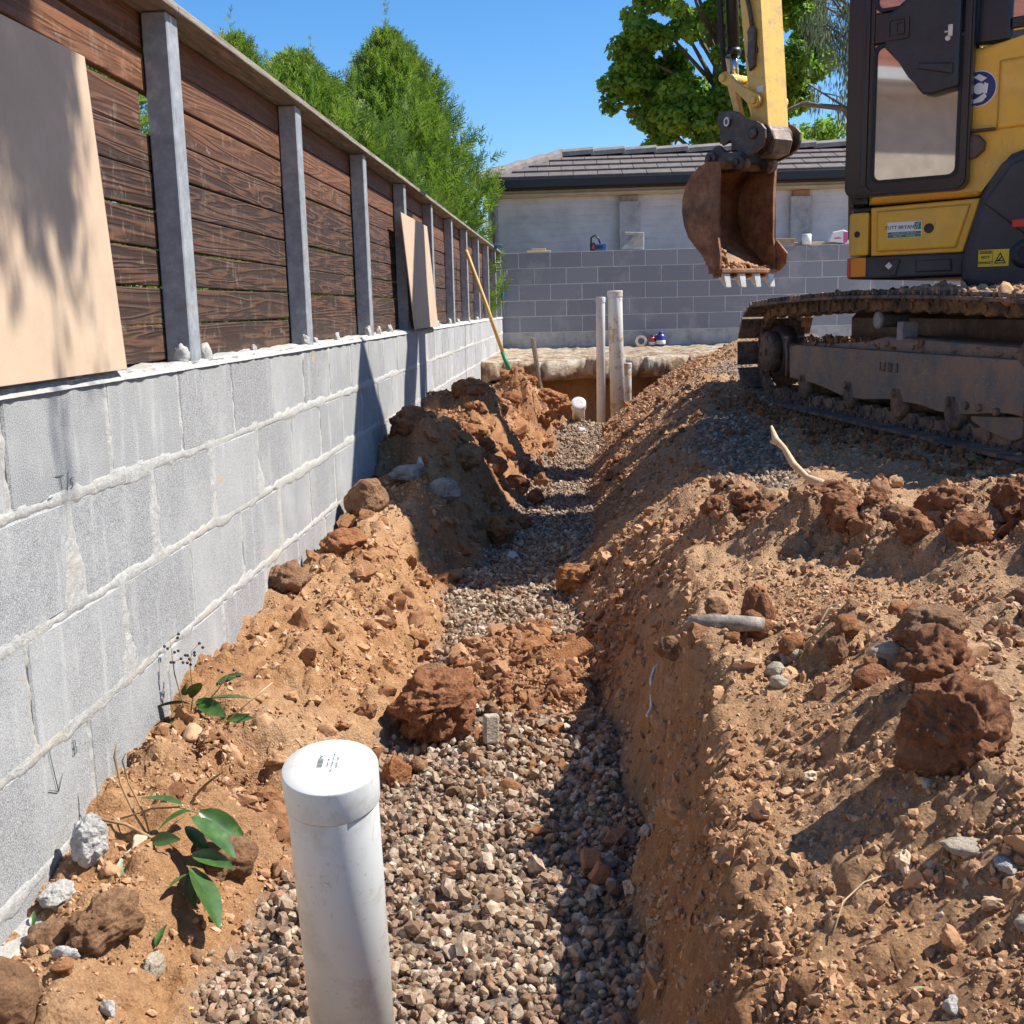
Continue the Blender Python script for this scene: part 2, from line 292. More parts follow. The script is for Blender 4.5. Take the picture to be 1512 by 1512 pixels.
c = m.mix(m.ramp(m.noise(q, 7, 6, .7), [(.38, .05), (.60, .9)]), (.15, .15, .152), (.32, .215, .135)); c = m.mix(m.ramp(m.noise(m.pos(scale=(9, 9, 40)), 3, 5, .7), [(.58, 0.), (.64, .55)]), c, (.40, .36, .31)); m.color(c); m.bump(m.noise(q, 40, 6, .7), .002, .6)
m = N('rusty_steel', .7); q = m.pos(); c = m.ramp(m.noise(q, 9, 7, .72), [(.3, (.09, .042, .025)), (.46, (.26, .115, .052)), (.6, (.40, .20, .095)), (.78, (.52, .32, .19))])
c = m.mix(m.ramp(m.noise(q, 4, 5, .6), [(.55, 0.), (.66, .7)]), c, (.085, .07, .07)); m.color(c).set(Metallic=.15); m.bump(m.noise(q, 45, 7, .72), .004, .8)
m = N('dark_steel', .5); q = m.pos(); m.color(m.ramp(m.noise(q, 14, 7, .72), [(.3, (.05, .038, .036)), (.55, (.12, .085, .07)), (.75, (.27, .19, .13))])).set(Metallic=.35); m.bump(m.noise(q, 55, 6, .7), .002, .7)
plain('bright_steel', (.62, .58, .50), .35, .4, 25, .2); plain('white_print', (.78, .78, .76), .5); plain('green_print', (.03, .22, .12), .5); plain('black_print', (.02, .02, .02), .5)
plain('grey_print', (.09, .12, .12), .5); plain('blue_print', (.015, .03, .16), .45); plain('yellow_print', (.80, .55, .02), .5); plain('red_reflector', (.55, .03, .03), .25); plain('amber_reflector', (.80, .28, .03), .25)
m = N('window_glass', .03); m.color((.42, .43, .44)).set(Metallic=.55, IOR=1.52, Alpha=.86, Coat_Weight=1., Coat_Roughness=.01); m.set(Specular_IOR_Level=1.)
plain('cab_fabric', (.03, .03, .035), .9)
# roof, foliage, wood and small things
m = N('roof_tile', .85); q = m.pos(); c = m.ramp(m.noise(q, 9, 6, .7), [(.3, (.10, .082, .075)), (.7, (.20, .165, .15))]); m.color(m.mix(m.math('MULTIPLY', m.rnd(), .4), c, (.09, .075, .068))); m.bump(m.noise(q, 90, 4), .003, .6)
plain('ridge_tile', (.22, .19, .17), .85, 0, 8, .3); plain('gutter_black', (.012, .012, .014), .35); plain('cream_trim', (.52, .45, .34), .6, 0, 5, .15)
plain('red_roof', (.40, .12, .06), .8, 0, 7, .3, .01); plain('beige_brick', (.66, .56, .42), .9, 0, 8, .25, .004)
def leafmat(name, stops, trans=.45, rough=.5, tc=None):
    m = N(name, rough); c = m.ramp(m.attr('v'), stops); m.color(c)
    tr = m.n.new('ShaderNodeBsdfTranslucent'); m.t.links.new(m.mix(.5, c, tc or (.25, .4, .03)), tr.inputs[0])
    mx = m.n.new('ShaderNodeMixShader'); mx.inputs[0].default_value = trans
    m.t.links.new(m.b.outputs[0], mx.inputs[1]); m.t.links.new(tr.outputs[0], mx.inputs[2]); m.t.links.new(mx.outputs[0], m.out.inputs[0])
leafmat('conifer_foliage', [(0, (.025, .06, .014)), (.5, (.10, .20, .03)), (.85, (.26, .37, .05)), (1, (.42, .45, .13))], .42)
leafmat('broad_foliage', [(0, (.07, .16, .022)), (.5, (.22, .40, .045)), (1, (.44, .60, .08))], .55)
leafmat('wispy_foliage', [(0, (.14, .19, .11)), (.6, (.28, .34, .20)), (1, (.42, .46, .32))], .3)
m = N('weed_leaf', .38); q = m.pos(); m.color(m.ramp(m.noise(q, 40, 4), [(.3, (.025, .06, .014)), (.6, (.05, .115, .024)), (.8, (.11, .20, .06))]))
m = N('dull_leaf', .5); q = m.pos(); m.color(m.ramp(m.noise(q, 90, 4), [(.3, (.13, .19, .08)), (.7, (.30, .38, .19))]))
plain('yellow_leaf', (.70, .48, .03), .6, 0, 50, .2)
plain('stem', (.30, .19, .085), .7, 0, 40, .3); plain('berry', (.03, .025, .025), .5); plain('bark', (.17, .135, .10), .9, 0, 12, .35, .006)
plain('pale_wood', (.55, .40, .24), .7, 0, 30, .25, .001); plain('handle_wood', (.62, .38, .13), .5, 0, 12, .15); plain('old_wood', (.34, .26, .17), .85, 0, 25, .3, .003)
plain('shovel_steel', (.36, .33, .29), .45, .5, 20, .3); plain('shovel_green', (.02, .20, .08), .5); plain('white_paint', (.76, .76, .74), .5, 0, 30, .1); plain('wire_coating', (.68, .66, .60), .5)
plain('blue_plastic', (.02, .13, .36), .4); plain('bottle_blue', (.03, .05, .26), .35); plain('bottle_red', (.50, .05, .06), .35); plain('pink_print', (.62, .10, .28), .5)
plain('orange_plastic', (.66, .20, .05), .45)
# ------------------------------------------------------------------ helpers: meshes and objects
def tag(o, label=None, cat=None, group=None, kind=None):
    for k, v in (('label', label), ('category', cat), ('group', group), ('kind', kind)):
        if v: o[k] = v
    return o
def empty(name, loc, rz=0):
    o = bpy.data.objects.new(name, None); o.empty_display_size = .2; col.objects.link(o); o.location = loc; o.rotation_euler = (0, 0, rz); return o
def link(name, me, parent=None, loc=(0, 0, 0)):
    o = bpy.data.objects.new(name, me); col.objects.link(o)
    if parent: o.parent = parent
    o.location = loc; return o
def rawmesh(name, V, Fc, mat, smooth=False, attrs=None):
    """V (n,3); Fc (m,k) with one polygon size"""
    me = bpy.data.meshes.new(name); V = np.ascontiguousarray(V, np.float32); Fc = np.ascontiguousarray(Fc, np.int32); k = Fc.shape[1]
    me.vertices.add(len(V)); me.vertices.foreach_set('co', V.ravel()); me.loops.add(Fc.size); me.loops.foreach_set('vertex_index', Fc.ravel())
    me.polygons.add(len(Fc)); me.polygons.foreach_set('loop_start', np.arange(0, Fc.size, k, dtype=np.int32)); me.polygons.foreach_set('loop_total', np.full(len(Fc), k, np.int32))
    me.polygons.foreach_set('use_smooth', np.full(len(Fc), smooth)); 
    for a, v in (attrs or {}).items():
        t = me.attributes.new(a, 'FLOAT', 'POINT'); t.data.foreach_set('value', np.ascontiguousarray(v, np.float32))
    me.materials.append(MATS[mat]); me.update(); me.validate(); return me
class MB:
    def __init__(s): s.bm = bmesh.new(); s.M = Matrix()
    def _x(s, vs): 
        for v in vs: v.co = s.M @ v.co
    def box(s, x0, x1, y0, y1, z0, z1, bev=0, seg=1):
        old = set(s.bm.verts) if bev else None
        vs = [s.bm.verts.new((x, y, z)) for x in (x0, x1) for y in (y0, y1) for z in (z0, z1)]
        fs = [s.bm.faces.new([vs[i] for i in f]) for f in ((0, 1, 3, 2), (4, 6, 7, 5), (0, 4, 5, 1), (2, 3, 7, 6), (0, 2, 6, 4), (1, 5, 7, 3))]
        if bev:
            bmesh.ops.bevel(s.bm, geom=list({e for f in fs for e in f.edges}), offset=bev, segments=seg, affect='EDGES', profile=.5)
            vs = [v for v in s.bm.verts if v not in old]
        s._x(vs); return s
    def prism(s, poly, a, b, axis='y', bev=0, seg=2):
        """poly in (x,z) extruded along y (axis='y') or (x,y) along z, (y,z) along x"""
        def P(u, v, t): return {'y': (u, t, v), 'z': (u, v, t), 'x': (t, u, v)}[axis]
        old = set(s.bm.verts)
        A = [s.bm.verts.new(P(u, v, a)) for u, v in poly]; B = [s.bm.verts.new(P(u, v, b)) for u, v in poly]; n = len(poly)
        fs = [s.bm.faces.new(A), s.bm.faces.new(B[::-1])]+[s.bm.faces.new((A[i], B[i], B[(i+1) % n], A[(i+1) % n])) for i in range(n)]
        vs = A+B
        if bev: bmesh.ops.bevel(s.bm, geom=list({e for f in fs[:2] for e in f.edges}), offset=bev, segments=seg, affect='EDGES', profile=.5)
        s._x([v for v in s.bm.verts if v not in old]); return s
    def tube(s, pts, rad, n=8, cap=True):
        pts = [Vector(p) for p in pts]; rad = rad if isinstance(rad, (list, tuple)) else [rad]*len(pts); rings = []; up = None
        for i, p in enumerate(pts):
            d = (pts[min(i+1, len(pts)-1)]-pts[max(i-1, 0)]).normalized()
            if up is None: up = d.orthogonal().normalized()
            up = (up-d*up.dot(d)).normalized(); w = d.cross(up)
            rings.append([s.bm.verts.new(p+(up*math.cos(2*PI*k/n)+w*math.sin(2*PI*k/n))*rad[i]) for k in range(n)])
        for a, b in zip(rings, rings[1:]):
            for k in range(n): s.bm.faces.new((a[k], a[(k+1) % n], b[(k+1) % n], b[k])).smooth = True
        if cap: s.bm.faces.new(rings[0][::-1]); s.bm.faces.new(rings[-1])
        s._x([v for r in rings for v in r]); return s
    def lathe(s, prof, n=24, c=(0, 0, 0), ax=(0, 0, 1), smooth=True):
        """prof: (radius, height) pairs round the axis ax through c"""
        q = Vector(ax).normalized().to_track_quat('Z', 'Y').to_matrix(); c = Vector(c); rings = []
        for r, h in prof: rings.append([s.bm.verts.new(c+q@Vector((r*math.cos(2*PI*k/n), r*math.sin(2*PI*k/n), h))) for k in range(n)])
        for a, b in zip(rings, rings[1:]):
            for k in range(n): s.bm.faces.new((a[k], a[(k+1) % n], b[(k+1) % n], b[k])).smooth = smooth
        s.bm.faces.new(rings[0][::-1]); s.bm.faces.new(rings[-1]); s._x([v for r in rings for v in r]); return s
    def quad(s, *pts): 
        vs = [s.bm.verts.new(p) for p in pts]; s.bm.faces.new(vs); s._x(vs); return s
    def build(s, name, mat, parent=None, loc=(0, 0, 0), org=None):
        """org: what is taken off the coordinates; a child of an Empty at org needs loc 0"""
        bmesh.ops.recalc_face_normals(s.bm, faces=s.bm.faces[:])
        if org is not None: bmesh.ops.translate(s.bm, verts=s.bm.verts[:], vec=-Vector(org))
        me = bpy.data.meshes.new(name); s.bm.to_mesh(me); s.bm.free()
        for m in (mat if isinstance(mat, list) else [mat]): me.materials.append(MATS[m])
        return link(name, me, parent, loc)
def one(mb, name, mat, org, label, cat, group=None, kind=None):
    return tag(mb.build(name, mat, None, org, org), label, cat, group, kind)
def text(body, size, mat, M, name='lettering', parent=None, ext=.0004, bold=0):
    cu = bpy.data.curves.new(name, 'FONT'); cu.body = body; cu.size = size; cu.extrude = ext; cu.offset = bold; cu.align_x = 'CENTER'; cu.align_y = 'CENTER'; cu.resolution_u = 2
    o = bpy.data.objects.new(name, cu); me = bpy.data.meshes.new_from_object(o); bpy.data.objects.remove(o); bpy.data.curves.remove(cu); me.transform(M); me.materials.clear(); me.materials.append(MATS[mat])
    return link(name, me, parent)
_ico = {}
def ico(sub):
    if sub not in _ico:
        bm = bmesh.new(); bmesh.ops.create_icosphere(bm, subdivisions=sub, radius=1); bm.verts.ensure_lookup_table()
        _ico[sub] = (np.array([v.co[:] for v in bm.verts]), np.array([[v.index for v in f.verts] for f in bm.faces])); bm.free()
    return _ico[sub]
def n3(P, f, s): 
    x, y, z = P.T*f
    return (noise(x+.3*z, y+11, s)+noise(y-.3*x, z+5, s+1)+noise(z+.3*y, x-7, s+2))/1.6
def rock(name, x, y, size, mat, seed, label, cat='clod', group=None, sub=4, rough=.3, chip=.0, rz=None, sink=.3, z=None, pits=0., smooth=True):
    V, Fc = ico(sub); V = V.copy(); s = np.random.default_rng(seed); off = s.uniform(-50, 50, 3); P = V+off
    if chip:                                                      # flat broken faces
        for k in range(9):
            d = s.normal(size=3); d /= np.linalg.norm(d); h = s.uniform(.55, .9); t = V@d; V = V-np.outer(np.maximum(t-h, 0)*chip, d)
    r = 1+rough*(n3(P, 1.1, seed)+.55*n3(P, 2.6, seed+3)+.30*n3(P, 5, seed+6)+.13*n3(P, 11, seed+9)+(.07*n3(P, 23, seed+10)+.0 if sub > 4 else 0))
    if pits: r = r-pits*np.maximum(0, n3(P, 2.2, seed+12)-.1)-pits*.35*np.maximum(0, n3(P, 6, seed+14)-.15)
    V = V*r[:, None]*np.array(size)/2; a = s.uniform(0, 6.28) if rz is None else rz; ca, sa = math.cos(a), math.sin(a)
    V = V@np.array([[ca, sa, 0], [-sa, ca, 0], [0, 0, 1]])
    zz = gz(x, y) if z is None else z; zmin = V[:, 2].min(); V[:, 2] -= zmin
    o = link(name, rawmesh(name, V, Fc, mat, smooth), None, (x, y, zz-sink*V[:, 2].max())); return tag(o, label, cat, group)
# ------------------------------------------------------------------ ground
gy = [-2.5]
while gy[-1] < 14.35: y = gy[-1]; gy.append(y+(.15 if y < .35 else max(.0056, .0056*y)))
gx = np.concatenate([np.arange(-.93, -.6, .0064), np.arange(-.6, .9, .0060), .9+np.cumsum(np.linspace(.006, .045, 150))]); gx = np.concatenate([gx, np.arange(gx[-1]+.15, 8, .15)])
gy = np.array(gy); XX, YY = np.meshgrid(gx, gy); ZZ, GG, RR, LL = land(XX, YY)
nx, ny = len(gx), len(gy); idx = np.arange(nx*ny).reshape(ny, nx)
Q = np.stack([idx[:-1, :-1], idx[:-1, 1:], idx[1:, 1:], idx[1:, :-1]], -1).reshape(-1, 4)
# fine crumbly relief pushed out along the surface normal, so steep banks are as rough as flat ground
dyx = np.gradient(ZZ, gy, axis=0); dxx = np.gradient(ZZ, gx, axis=1); nl_ = np.sqrt(dyx**2+dxx**2+1); NN = np.stack([-dxx/nl_, -dyx/nl_, 1/nl_], -1)
P3 = np.stack([XX, YY, ZZ], -1).reshape(-1, 3); near = sst(12, 1.5, YY).ravel(); so1 = ((1-GG)*(1-.6*LL)).ravel()
lf = (XX < xl(YY)).ravel()
fr = (.010+.010*lf)*n3(P3, 8.5, 299)+.0095*n3(P3, 19, 301)+.0060*n3(P3, 43, 304)+.0042*n3(P3, 95, 307)*near+.0030*n3(P3, 170, 310)*near
fr = fr-.012*np.maximum(0, n3(P3, 15, 313)-.42)*(1+1.2*lf)+.006*np.abs(n3(P3, 30, 316))
msk = np.clip(.55+1.1*n3(P3, 2.3, 319), .25, 1.35)
DP = (fr*so1*msk*(1+.6*lf)*(1-.42*(XX > xc(YY)+.06)*(YY < 2.6)).ravel()).reshape(XX.shape); V = (np.stack([XX, YY, ZZ], -1)+NN*DP[..., None]).reshape(-1, 3); ZZ = ZZ+DP*NN[..., 2]
tag(link('ground', rawmesh('ground', V, Q, 'soil', True, dict(gravel=GG.ravel(), red=RR.ravel(), ledge=LL.ravel()))), 'excavated orange brown earth with a trench running beside the block wall', kind='structure')
mb = MB(); x0, x1, y0, y1 = -1.09, 7.9, -2.4, 14.3; B = 260
for a in ((-B, B, -B, y0), (-B, B, y1, B), (-B, x0, y0, y1), (x1, B, y0, y1)): mb.quad((a[0], a[2], -.58), (a[1], a[2], -.58), (a[1], a[3], -.58), (a[0], a[3], -.58))
tag(mb.build('surrounding_ground', 'soil'), 'flat earth round the building site', kind='structure')
# ------------------------------------------------------------------ loose stones: gravel and crumbs
def scatter(name, P, R, col_v, mat, sub, label, seed, jit=.22, flat=(.6, 1.), smooth=False):
    s = np.random.default_rng(seed); V0, F0 = ico(sub) if sub else (np.array([(1, 0, 0), (-1, 0, 0), (0, 1, 0), (0, -1, 0), (0, 0, 1), (0, 0, -1.)]), np.array([(0, 2, 4), (2, 1, 4), (1, 3, 4), (3, 0, 4), (2, 0, 5), (1, 2, 5), (3, 1, 5), (0, 3, 5)])); n = len(P); T = 24
    tp = np.stack([V0*(1+jit*s.normal(size=(len(V0), 1))) if sub < 2 else V0*(1+jit*1.1*(n3(V0+s.uniform(-40, 40, 3), 1.25, 5)+(.3 if jit < .3 else .55)*n3(V0+s.uniform(-40, 40, 3), 3., 9)))[:, None] for _ in range(T)])
    if sub > 1:
        for t in range(T):
            for k in range(7):
                d = s.normal(size=3); d /= np.linalg.norm(d); h = s.uniform(.5, .85); q = tp[t]@d; tp[t] -= np.outer(np.maximum(q-h, 0)*.9, d)
    q = s.normal(size=(n, 4)); q /= np.linalg.norm(q, axis=1)[:, None]; w, x, y, z = q.T
    Rm = np.stack([1-2*(y*y+z*z), 2*(x*y-z*w), 2*(x*z+y*w), 2*(x*y+z*w), 1-2*(x*x+z*z), 2*(y*z-x*w), 2*(x*z-y*w), 2*(y*z+x*w), 1-2*(x*x+y*y)], -1).reshape(n, 3, 3)
    sc = np.stack([s.uniform(.85, 1.3, n), s.uniform(.7, 1.1, n), s.uniform(flat[0], flat[1], n)], -1)*R[:, None]
    A = tp[s.integers(0, T, n)]*sc[:, None, :]; A = np.einsum('nij,nkj->nki', Rm, A)+P[:, None, :]
    Fc = (F0[None]+(np.arange(n)*len(V0))[:, None, None]).reshape(-1, 3)
    return tag(link(name, rawmesh(name, A.reshape(-1, 3), Fc, mat, smooth, dict(v=np.repeat(col_v, len(V0))))), label, kind='stuff')
def zat(x, y):                                                   # height from the built grid, quickly
    i = np.clip(np.searchsorted(gx, x)-1, 0, nx-2); j = np.clip(np.searchsorted(gy, y)-1, 0, ny-2)
    u = (x-gx[i])/(gx[i+1]-gx[i]); v = (y-gy[j])/(gy[j+1]-gy[j])
    f = lambda Z: (Z[j, i]*(1-u)+Z[j, i+1]*u)*(1-v)+(Z[j+1, i]*(1-u)+Z[j+1, i+1]*u)*v
    return f(ZZ), f(GG), f(RR), f(LL)
s = np.random.default_rng(3)
def pick(n, ylo, yhi, power, xf):
    y = (s.uniform(ylo**power, yhi**power, n))**(1/power); return xf(y, s.uniform(0, 1, n)), y
def gravel(n, ylo, yhi, power, sub, seed, r0, name='gravel'):
    x, y = pick(n, ylo, yhi, power, lambda y, u: -.78+u*1.15)
    z, g, rr, l = zat(x, y); keep = s.uniform(0, 1, n) < g**1.5; x, y, z = x[keep], y[keep], z[keep]; m = len(x)
    R = r0*s.lognormal(0, .30, m); v = np.clip(s.beta(1.7, 1.5, m)*.88, 0, 1); v = np.where(s.uniform(0, 1, m) < .05, .93, v)
    lay = s.uniform(0, 1, m); z = z+R*.25+np.where(lay > .72, R*1.0, 0)
    scatter(name, np.stack([x, y, z], -1), R, v, 'gravel_stone', sub, 'rounded river gravel bedding on the floor of the trench' if ylo < 1 else 'smaller looking river gravel in the far length of the trench', seed, .2, (.65, 1.))
gravel(11500, .75, 1.65, 1.0, 2, 5, .0075)
gravel(60000, 1.65, 9.6, .8, 1, 6, .0076)
x, y = pick(9000, 3.6, 9., .6, lambda y, u: .35+u*1.0+.0*y); z, g, rr, l = zat(x, y); k = (s.uniform(0, 1, len(x)) < g); x, y, z = x[k], y[k], z[k]
scatter('spilt_gravel', np.stack([x, y, z+.003], -1), .0085*s.lognormal(0, .3, len(x)), s.beta(1.6, 1.5, len(x)), 'gravel_stone', 1, 'gravel spilt over the bank beside the machine track', 8)
# crumbs of soil
n = 150000; x, y = pick(n, .7, 9.5, .28, lambda y, u: -.9+u*(np.minimum(.50*y+.35, 2.6)+.9))
z, g, rr, l = zat(x, y); cl = .5+.9*fbm(x*2.6, y*2.6, 3, 71)+.9*rr; k = (s.uniform(0, 1, n) > g*.97) & (s.uniform(0, 1, n) < np.clip(cl, .08, 1)) & (l < .5); x, y, z, rr = x[k], y[k], z[k], rr[k]
R = .0018*s.pareto(2.2, len(x))+.0017; R = np.minimum(R, .0062)*(.9+.22*y)*(1+.4*rr)
cv = np.clip(s.beta(1.9, 1.8, len(x))*(1-.45*rr), 0, 1); nr_ = y < 1.75
for q_, sb, lb in ((nr_, 1, 'crumbs of dry soil and grit strewn over the near banks'), (~nr_, 0, 'crumbs of dry soil and grit strewn over the farther dug earth')): scatter('soil_crumbs', np.stack([x, y, z+R*.25], -1)[q_], R[q_], cv[q_], 'crumbs', sb, lb, 9, .28, (.55, 1.))
n = 5600; x, y = pick(n, .75, 4.2, .5, lambda y, u: -.9+u*(np.minimum(.50*y+.35, 2.0)+.9))
z, g, rr, l = zat(x, y); rub = np.exp(-((y-2.02+.12*(x-.3))/.17)**2)*(x > .12); cl = .12+.5*fbm(x*2.6, y*2.6, 3, 72)+1.0*rub+.9*rr; k = (s.uniform(0, 1, n) > g*.985) & (s.uniform(0, 1, n) < np.clip(cl, .03, 1)); x, y, z, rr = x[k], y[k], z[k], rr[k]
R = np.minimum(.0052*(1+s.pareto(2.4, len(x))), .021)*(.75+.25*y)
cv = np.clip(s.beta(2.2, 2., len(x))*(1-.45*rr), 0, 1); bg_ = R > .011
for q_, sb in ((bg_, 3), (~bg_, 2)): scatter('soil_lumps', np.stack([x, y, z+R*.3], -1)[q_], R[q_], cv[q_], 'crumbs', sb, 'small lumps of broken clay lying on the banks', 10, .55, (.6, 1.), False)
# broken orange clay strewn over the gravel and up the foot of the right bank, and clods set in the left heap
n = 900; x = -.08+s.normal(size=n)*.13; y = 3.05+s.normal(size=n)*.34+.5*(x+.1); z = zat(x, y)[0]; k = (x > -.42) & (x < .28); x, y, z = x[k], y[k], z[k]; R = .006*(1+s.pareto(2.2, len(x))); R = np.minimum(R, .021)
scatter('broken_clay', np.stack([x, y, z+R*.35], -1), R, s.uniform(.25, .72, len(x)), 'clay_bits', 2, 'broken bits of orange clay strewn across the gravel in mid trench', 14, .5, (.6, 1.), False)
n = 420; y = s.uniform(1.9, 9., n); x = np.where(np.arange(n) < 230, np.where(y < 4.3, -.88+s.uniform(0, .40, n), -.80+s.uniform(0, .5, n)+.05*(y-4.3)), .06+s.uniform(0, .62, n)+.02*y); z = zat(x, y)[0]; R = np.where(np.arange(n) < 230, s.uniform(.012, .040, n), .006+.022*s.uniform(0, 1, n)**2)*(.8+.10*y)
scatter('heap_clods', np.stack([x, y, z+R*.05], -1), R, s.uniform(.2, .75, n), 'clay_bits', 3, 'clods half set in the spoil heaps on both sides of the trench', 15, .6, (.6, .95), False)
n = 500; t = s.uniform(.2, 2.75, n); w_ = np.abs(s.normal(size=n))*.12+.015; x = (.908+.1727*t-.985*w_)*1.08; y = (6.17-.985*t-.173*w_)*1.08; z = np.interp(x, [0, 9], [0, 0])+zat(x, y)[0]; R = s.uniform(.006, .024, n)
scatter('track_clods', np.stack([x, y, z+R*.3], -1), R, s.uniform(.0, .6, n), 'clay_bits', 2, 'earth pushed up along the bottom of the machine track', 16, .55, (.6, .95), False)
# the concrete ledge under the rear wall, broken along its front and undercut by the pit
lx = np.linspace(-.93, 2.6, 200); fy = 10.93+.22*(lx+.5)+.10*fbm(lx*2.1, lx*0, 3, 34)+.035*noise(lx*9, lx*0, 35)+.016*noise(lx*31, lx*0, 36); rows = []
for t, dz in ((0, None), (.004, -.17), (0., -.12), (.0, -.05), (.03, 0), (.12, 0), (.3, 0), (.5, 0), (.8, 0), (1.2, 0), (1.8, 0), (2.6, 0), (14, 0)):
    if dz is None: rows.append(np.stack([lx, fy+.55, np.full(lx.shape, -.74)], -1)); continue
    y = np.minimum(fy+t+.05*(dz < 0)*noise(lx*6, lx*0+dz*9, 37), 14.49); rows.append(np.stack([lx, y, -.512+dz*(1+.3*noise(lx*5, lx*0, 38))+.022*fbm(lx*4, y*4, 4, 39)+.012*noise(lx*17, y*17, 40)], -1))
V = np.concatenate(rows); nr = len(rows); idx = np.arange(nr*200).reshape(nr, 200); Q = np.stack([idx[:-1, :-1], idx[:-1, 1:], idx[1:, 1:], idx[1:, :-1]], -1).reshape(-1, 4)
tag(link('concrete_ledge', rawmesh('concrete_ledge', V, Q, 'rough_concrete', True)), 'rough whitish concrete ledge under the rear wall, undercut by the pit', kind='structure')
# ------------------------------------------------------------------ block wall on the left
BT = .19; WX = -.9
wall = empty('block_wall', (WX, 2, -1)); tag(wall, 'pale grey concrete block retaining wall with thick smeared white mortar, left of the trench', 'wall'); WO = (WX, 2, -1)
def blockmesh(name, l, h, d, mat, bev=.004, seed=0):
    mb = MB(); mb.box(-d, 0, -l/2, l/2, -h/2, h/2, bev, 1); bmesh.ops.recalc_face_normals(mb.bm, faces=mb.bm.faces[:]); me = bpy.data.meshes.new(name); mb.bm.to_mesh(me); mb.bm.free(); me.materials.append(MATS[mat]); return me
bme = blockmesh('block', .388, .188, BT, 'concrete_block')
for k in range(5):
    off = 2.11+(.2 if k % 2 else 0)
    for i in range(-9 if k < 4 else -9, 31):
        y = off+.4*i+.2
        if y+.2 > 14.45: continue
        link('block', bme, wall, (random.uniform(-.0025, .0015), y-WO[1], TOP-.1-.2*k-.003-WO[2]+random.uniform(-.0015, .0015)))
my = [-1.4]
while my[-1] < 14.5: y = my[-1]; my.append(y+(.05 if y < .9 else max(.0050, .0042*y)))
my = np.array(my); mz = np.linspace(TOP-1.02, TOP+.002, 190); YY2, Z2 = np.meshgrid(my, mz)
dist = np.full(YY2.shape, 9.)
w1 = .0108*(1+.40*noise(YY2*3, Z2*3, 81)+.35*noise(YY2*19, Z2*19, 82)); e1 = .0055*fbm(YY2*15, Z2*18, 4, 83, .55)
for k in range(6):
    zc_ = TOP-.2*k-.003*noise(YY2*2, Z2*0+k, 84); half = w1*(1.15 if k else .25)+(.010*np.maximum(0, noise(YY2*2.1+k*7, Z2*2, 89)+.1)+.008*np.maximum(0, noise(YY2*7+k*3, Z2*6, 90)) if k else 0)
    dist = np.minimum(dist, np.abs(Z2-zc_)-half-e1)
    if k < 5:
        o2 = 2.11+(.2 if k % 2 else 0); ph = np.mod(YY2-o2+.2, .4)-.2; ci = np.floor((YY2-o2+.2)/.4).astype(np.int64)
        rr_ = _h(ci, ci*0+k, 7)/4294967296.; wj = np.where(rr_ > .72, .016, np.where(rr_ > .35, .0075, .0040))*(1+.7*noise(YY2*6, Z2*14+k*3, 86))
        wj = wj*(1+np.where(rr_ > .8, 1.3*sst(.0, -.2, (Z2-(TOP-.2*k))), 0))
        wj = wj+.5*.030*np.maximum(0, noise(YY2*1.7+k, Z2*5, 94)-.05)+.006*np.maximum(0, noise(YY2*8, Z2*9, 95)); inb = (Z2 < TOP-.2*k) & (Z2 > TOP-.2*k-.2)
        dist = np.where(inb, np.minimum(dist, np.abs(ph)-wj-e1), dist)
m_ = sst(.0035, -.004, dist)
crack = (rr_*0)
core = sst(.005, .018, -dist); disp = -.007+m_*(.0073+.0016*core+(.0005+.0012*core)*fbm(YY2*75, Z2*75, 3, 87, .7)+.0012*core*fbm(YY2*14, Z2*14, 3, 88))
# the joint line scored down the middle of the squeezed-out mortar here and there
V = np.stack([WX+disp, YY2, Z2], -1)-np.array(WO); ny2, nz2 = len(my), len(mz); idx = np.arange(ny2*nz2).reshape(nz2, ny2)
Q = np.stack([idx[:-1, :-1], idx[:-1, 1:], idx[1:, 1:], idx[1:, :-1]], -1).reshape(-1, 4)
link('mortar', rawmesh('mortar', V.reshape(-1, 3), Q, 'mortar', True), wall)
# mortar bed on top of the wall, lumpy, and the blobs by the posts
ty = [-1.4]
while ty[-1] < 14.5: ty.append(ty[-1]+max(.012, .006*ty[-1]))
ty = np.array(ty); tx = np.linspace(WX-.195, WX+.006, 20); TY, TX = np.meshgrid(ty, tx); TZ = TOP+.004+.006*fbm(TY*13, TX*13, 4, 91)+.010*np.maximum(0, noise(TY*5, TX*9, 92)); TZ[-1] = TOP-.012
TX = TX+np.where(TX > WX, .004*fbm(TY*20, TX*3, 3, 93), 0)
V = np.stack([TX, TY, TZ], -1)-np.array(WO); a, b = TX.shape; idx = np.arange(a*b).reshape(a, b); Q = np.stack([idx[:-1, :-1], idx[1:, :-1], idx[1:, 1:], idx[:-1, 1:]], -1).reshape(-1, 4)
link('mortar_bed', rawmesh('mortar_bed', V.reshape(-1, 3), Q, 'mortar', True), wall)
s = np.random.default_rng(12)
for i, (y, sz) in enumerate([(2.02, .05), (2.60, .055), (2.77, .05), (3.2, .03), (3.83, .045), (3.98, .03), (4.35, .04), (5.02, .055), (5.3, .045), (5.62, .05), (6.3, .045), (6.75, .06), (7.1, .045), (7.6, .05), (8.4, .05), (9.0, .05), (9.9, .05), (10.8, .05)]):
    V, Fc = ico(3); P = V+s.uniform(-50, 50, 3); V = V*(1+.35*n3(P, 1.3, i)+.2*n3(P, 4, i+3))[:, None]*np.array([.5, .55, .9])*sz*.62; link('mortar_lump', rawmesh('mortar_lump', V, Fc, 'mortar', True), wall, (-.018, y-WO[1], TOP+sz*.28-WO[2]))
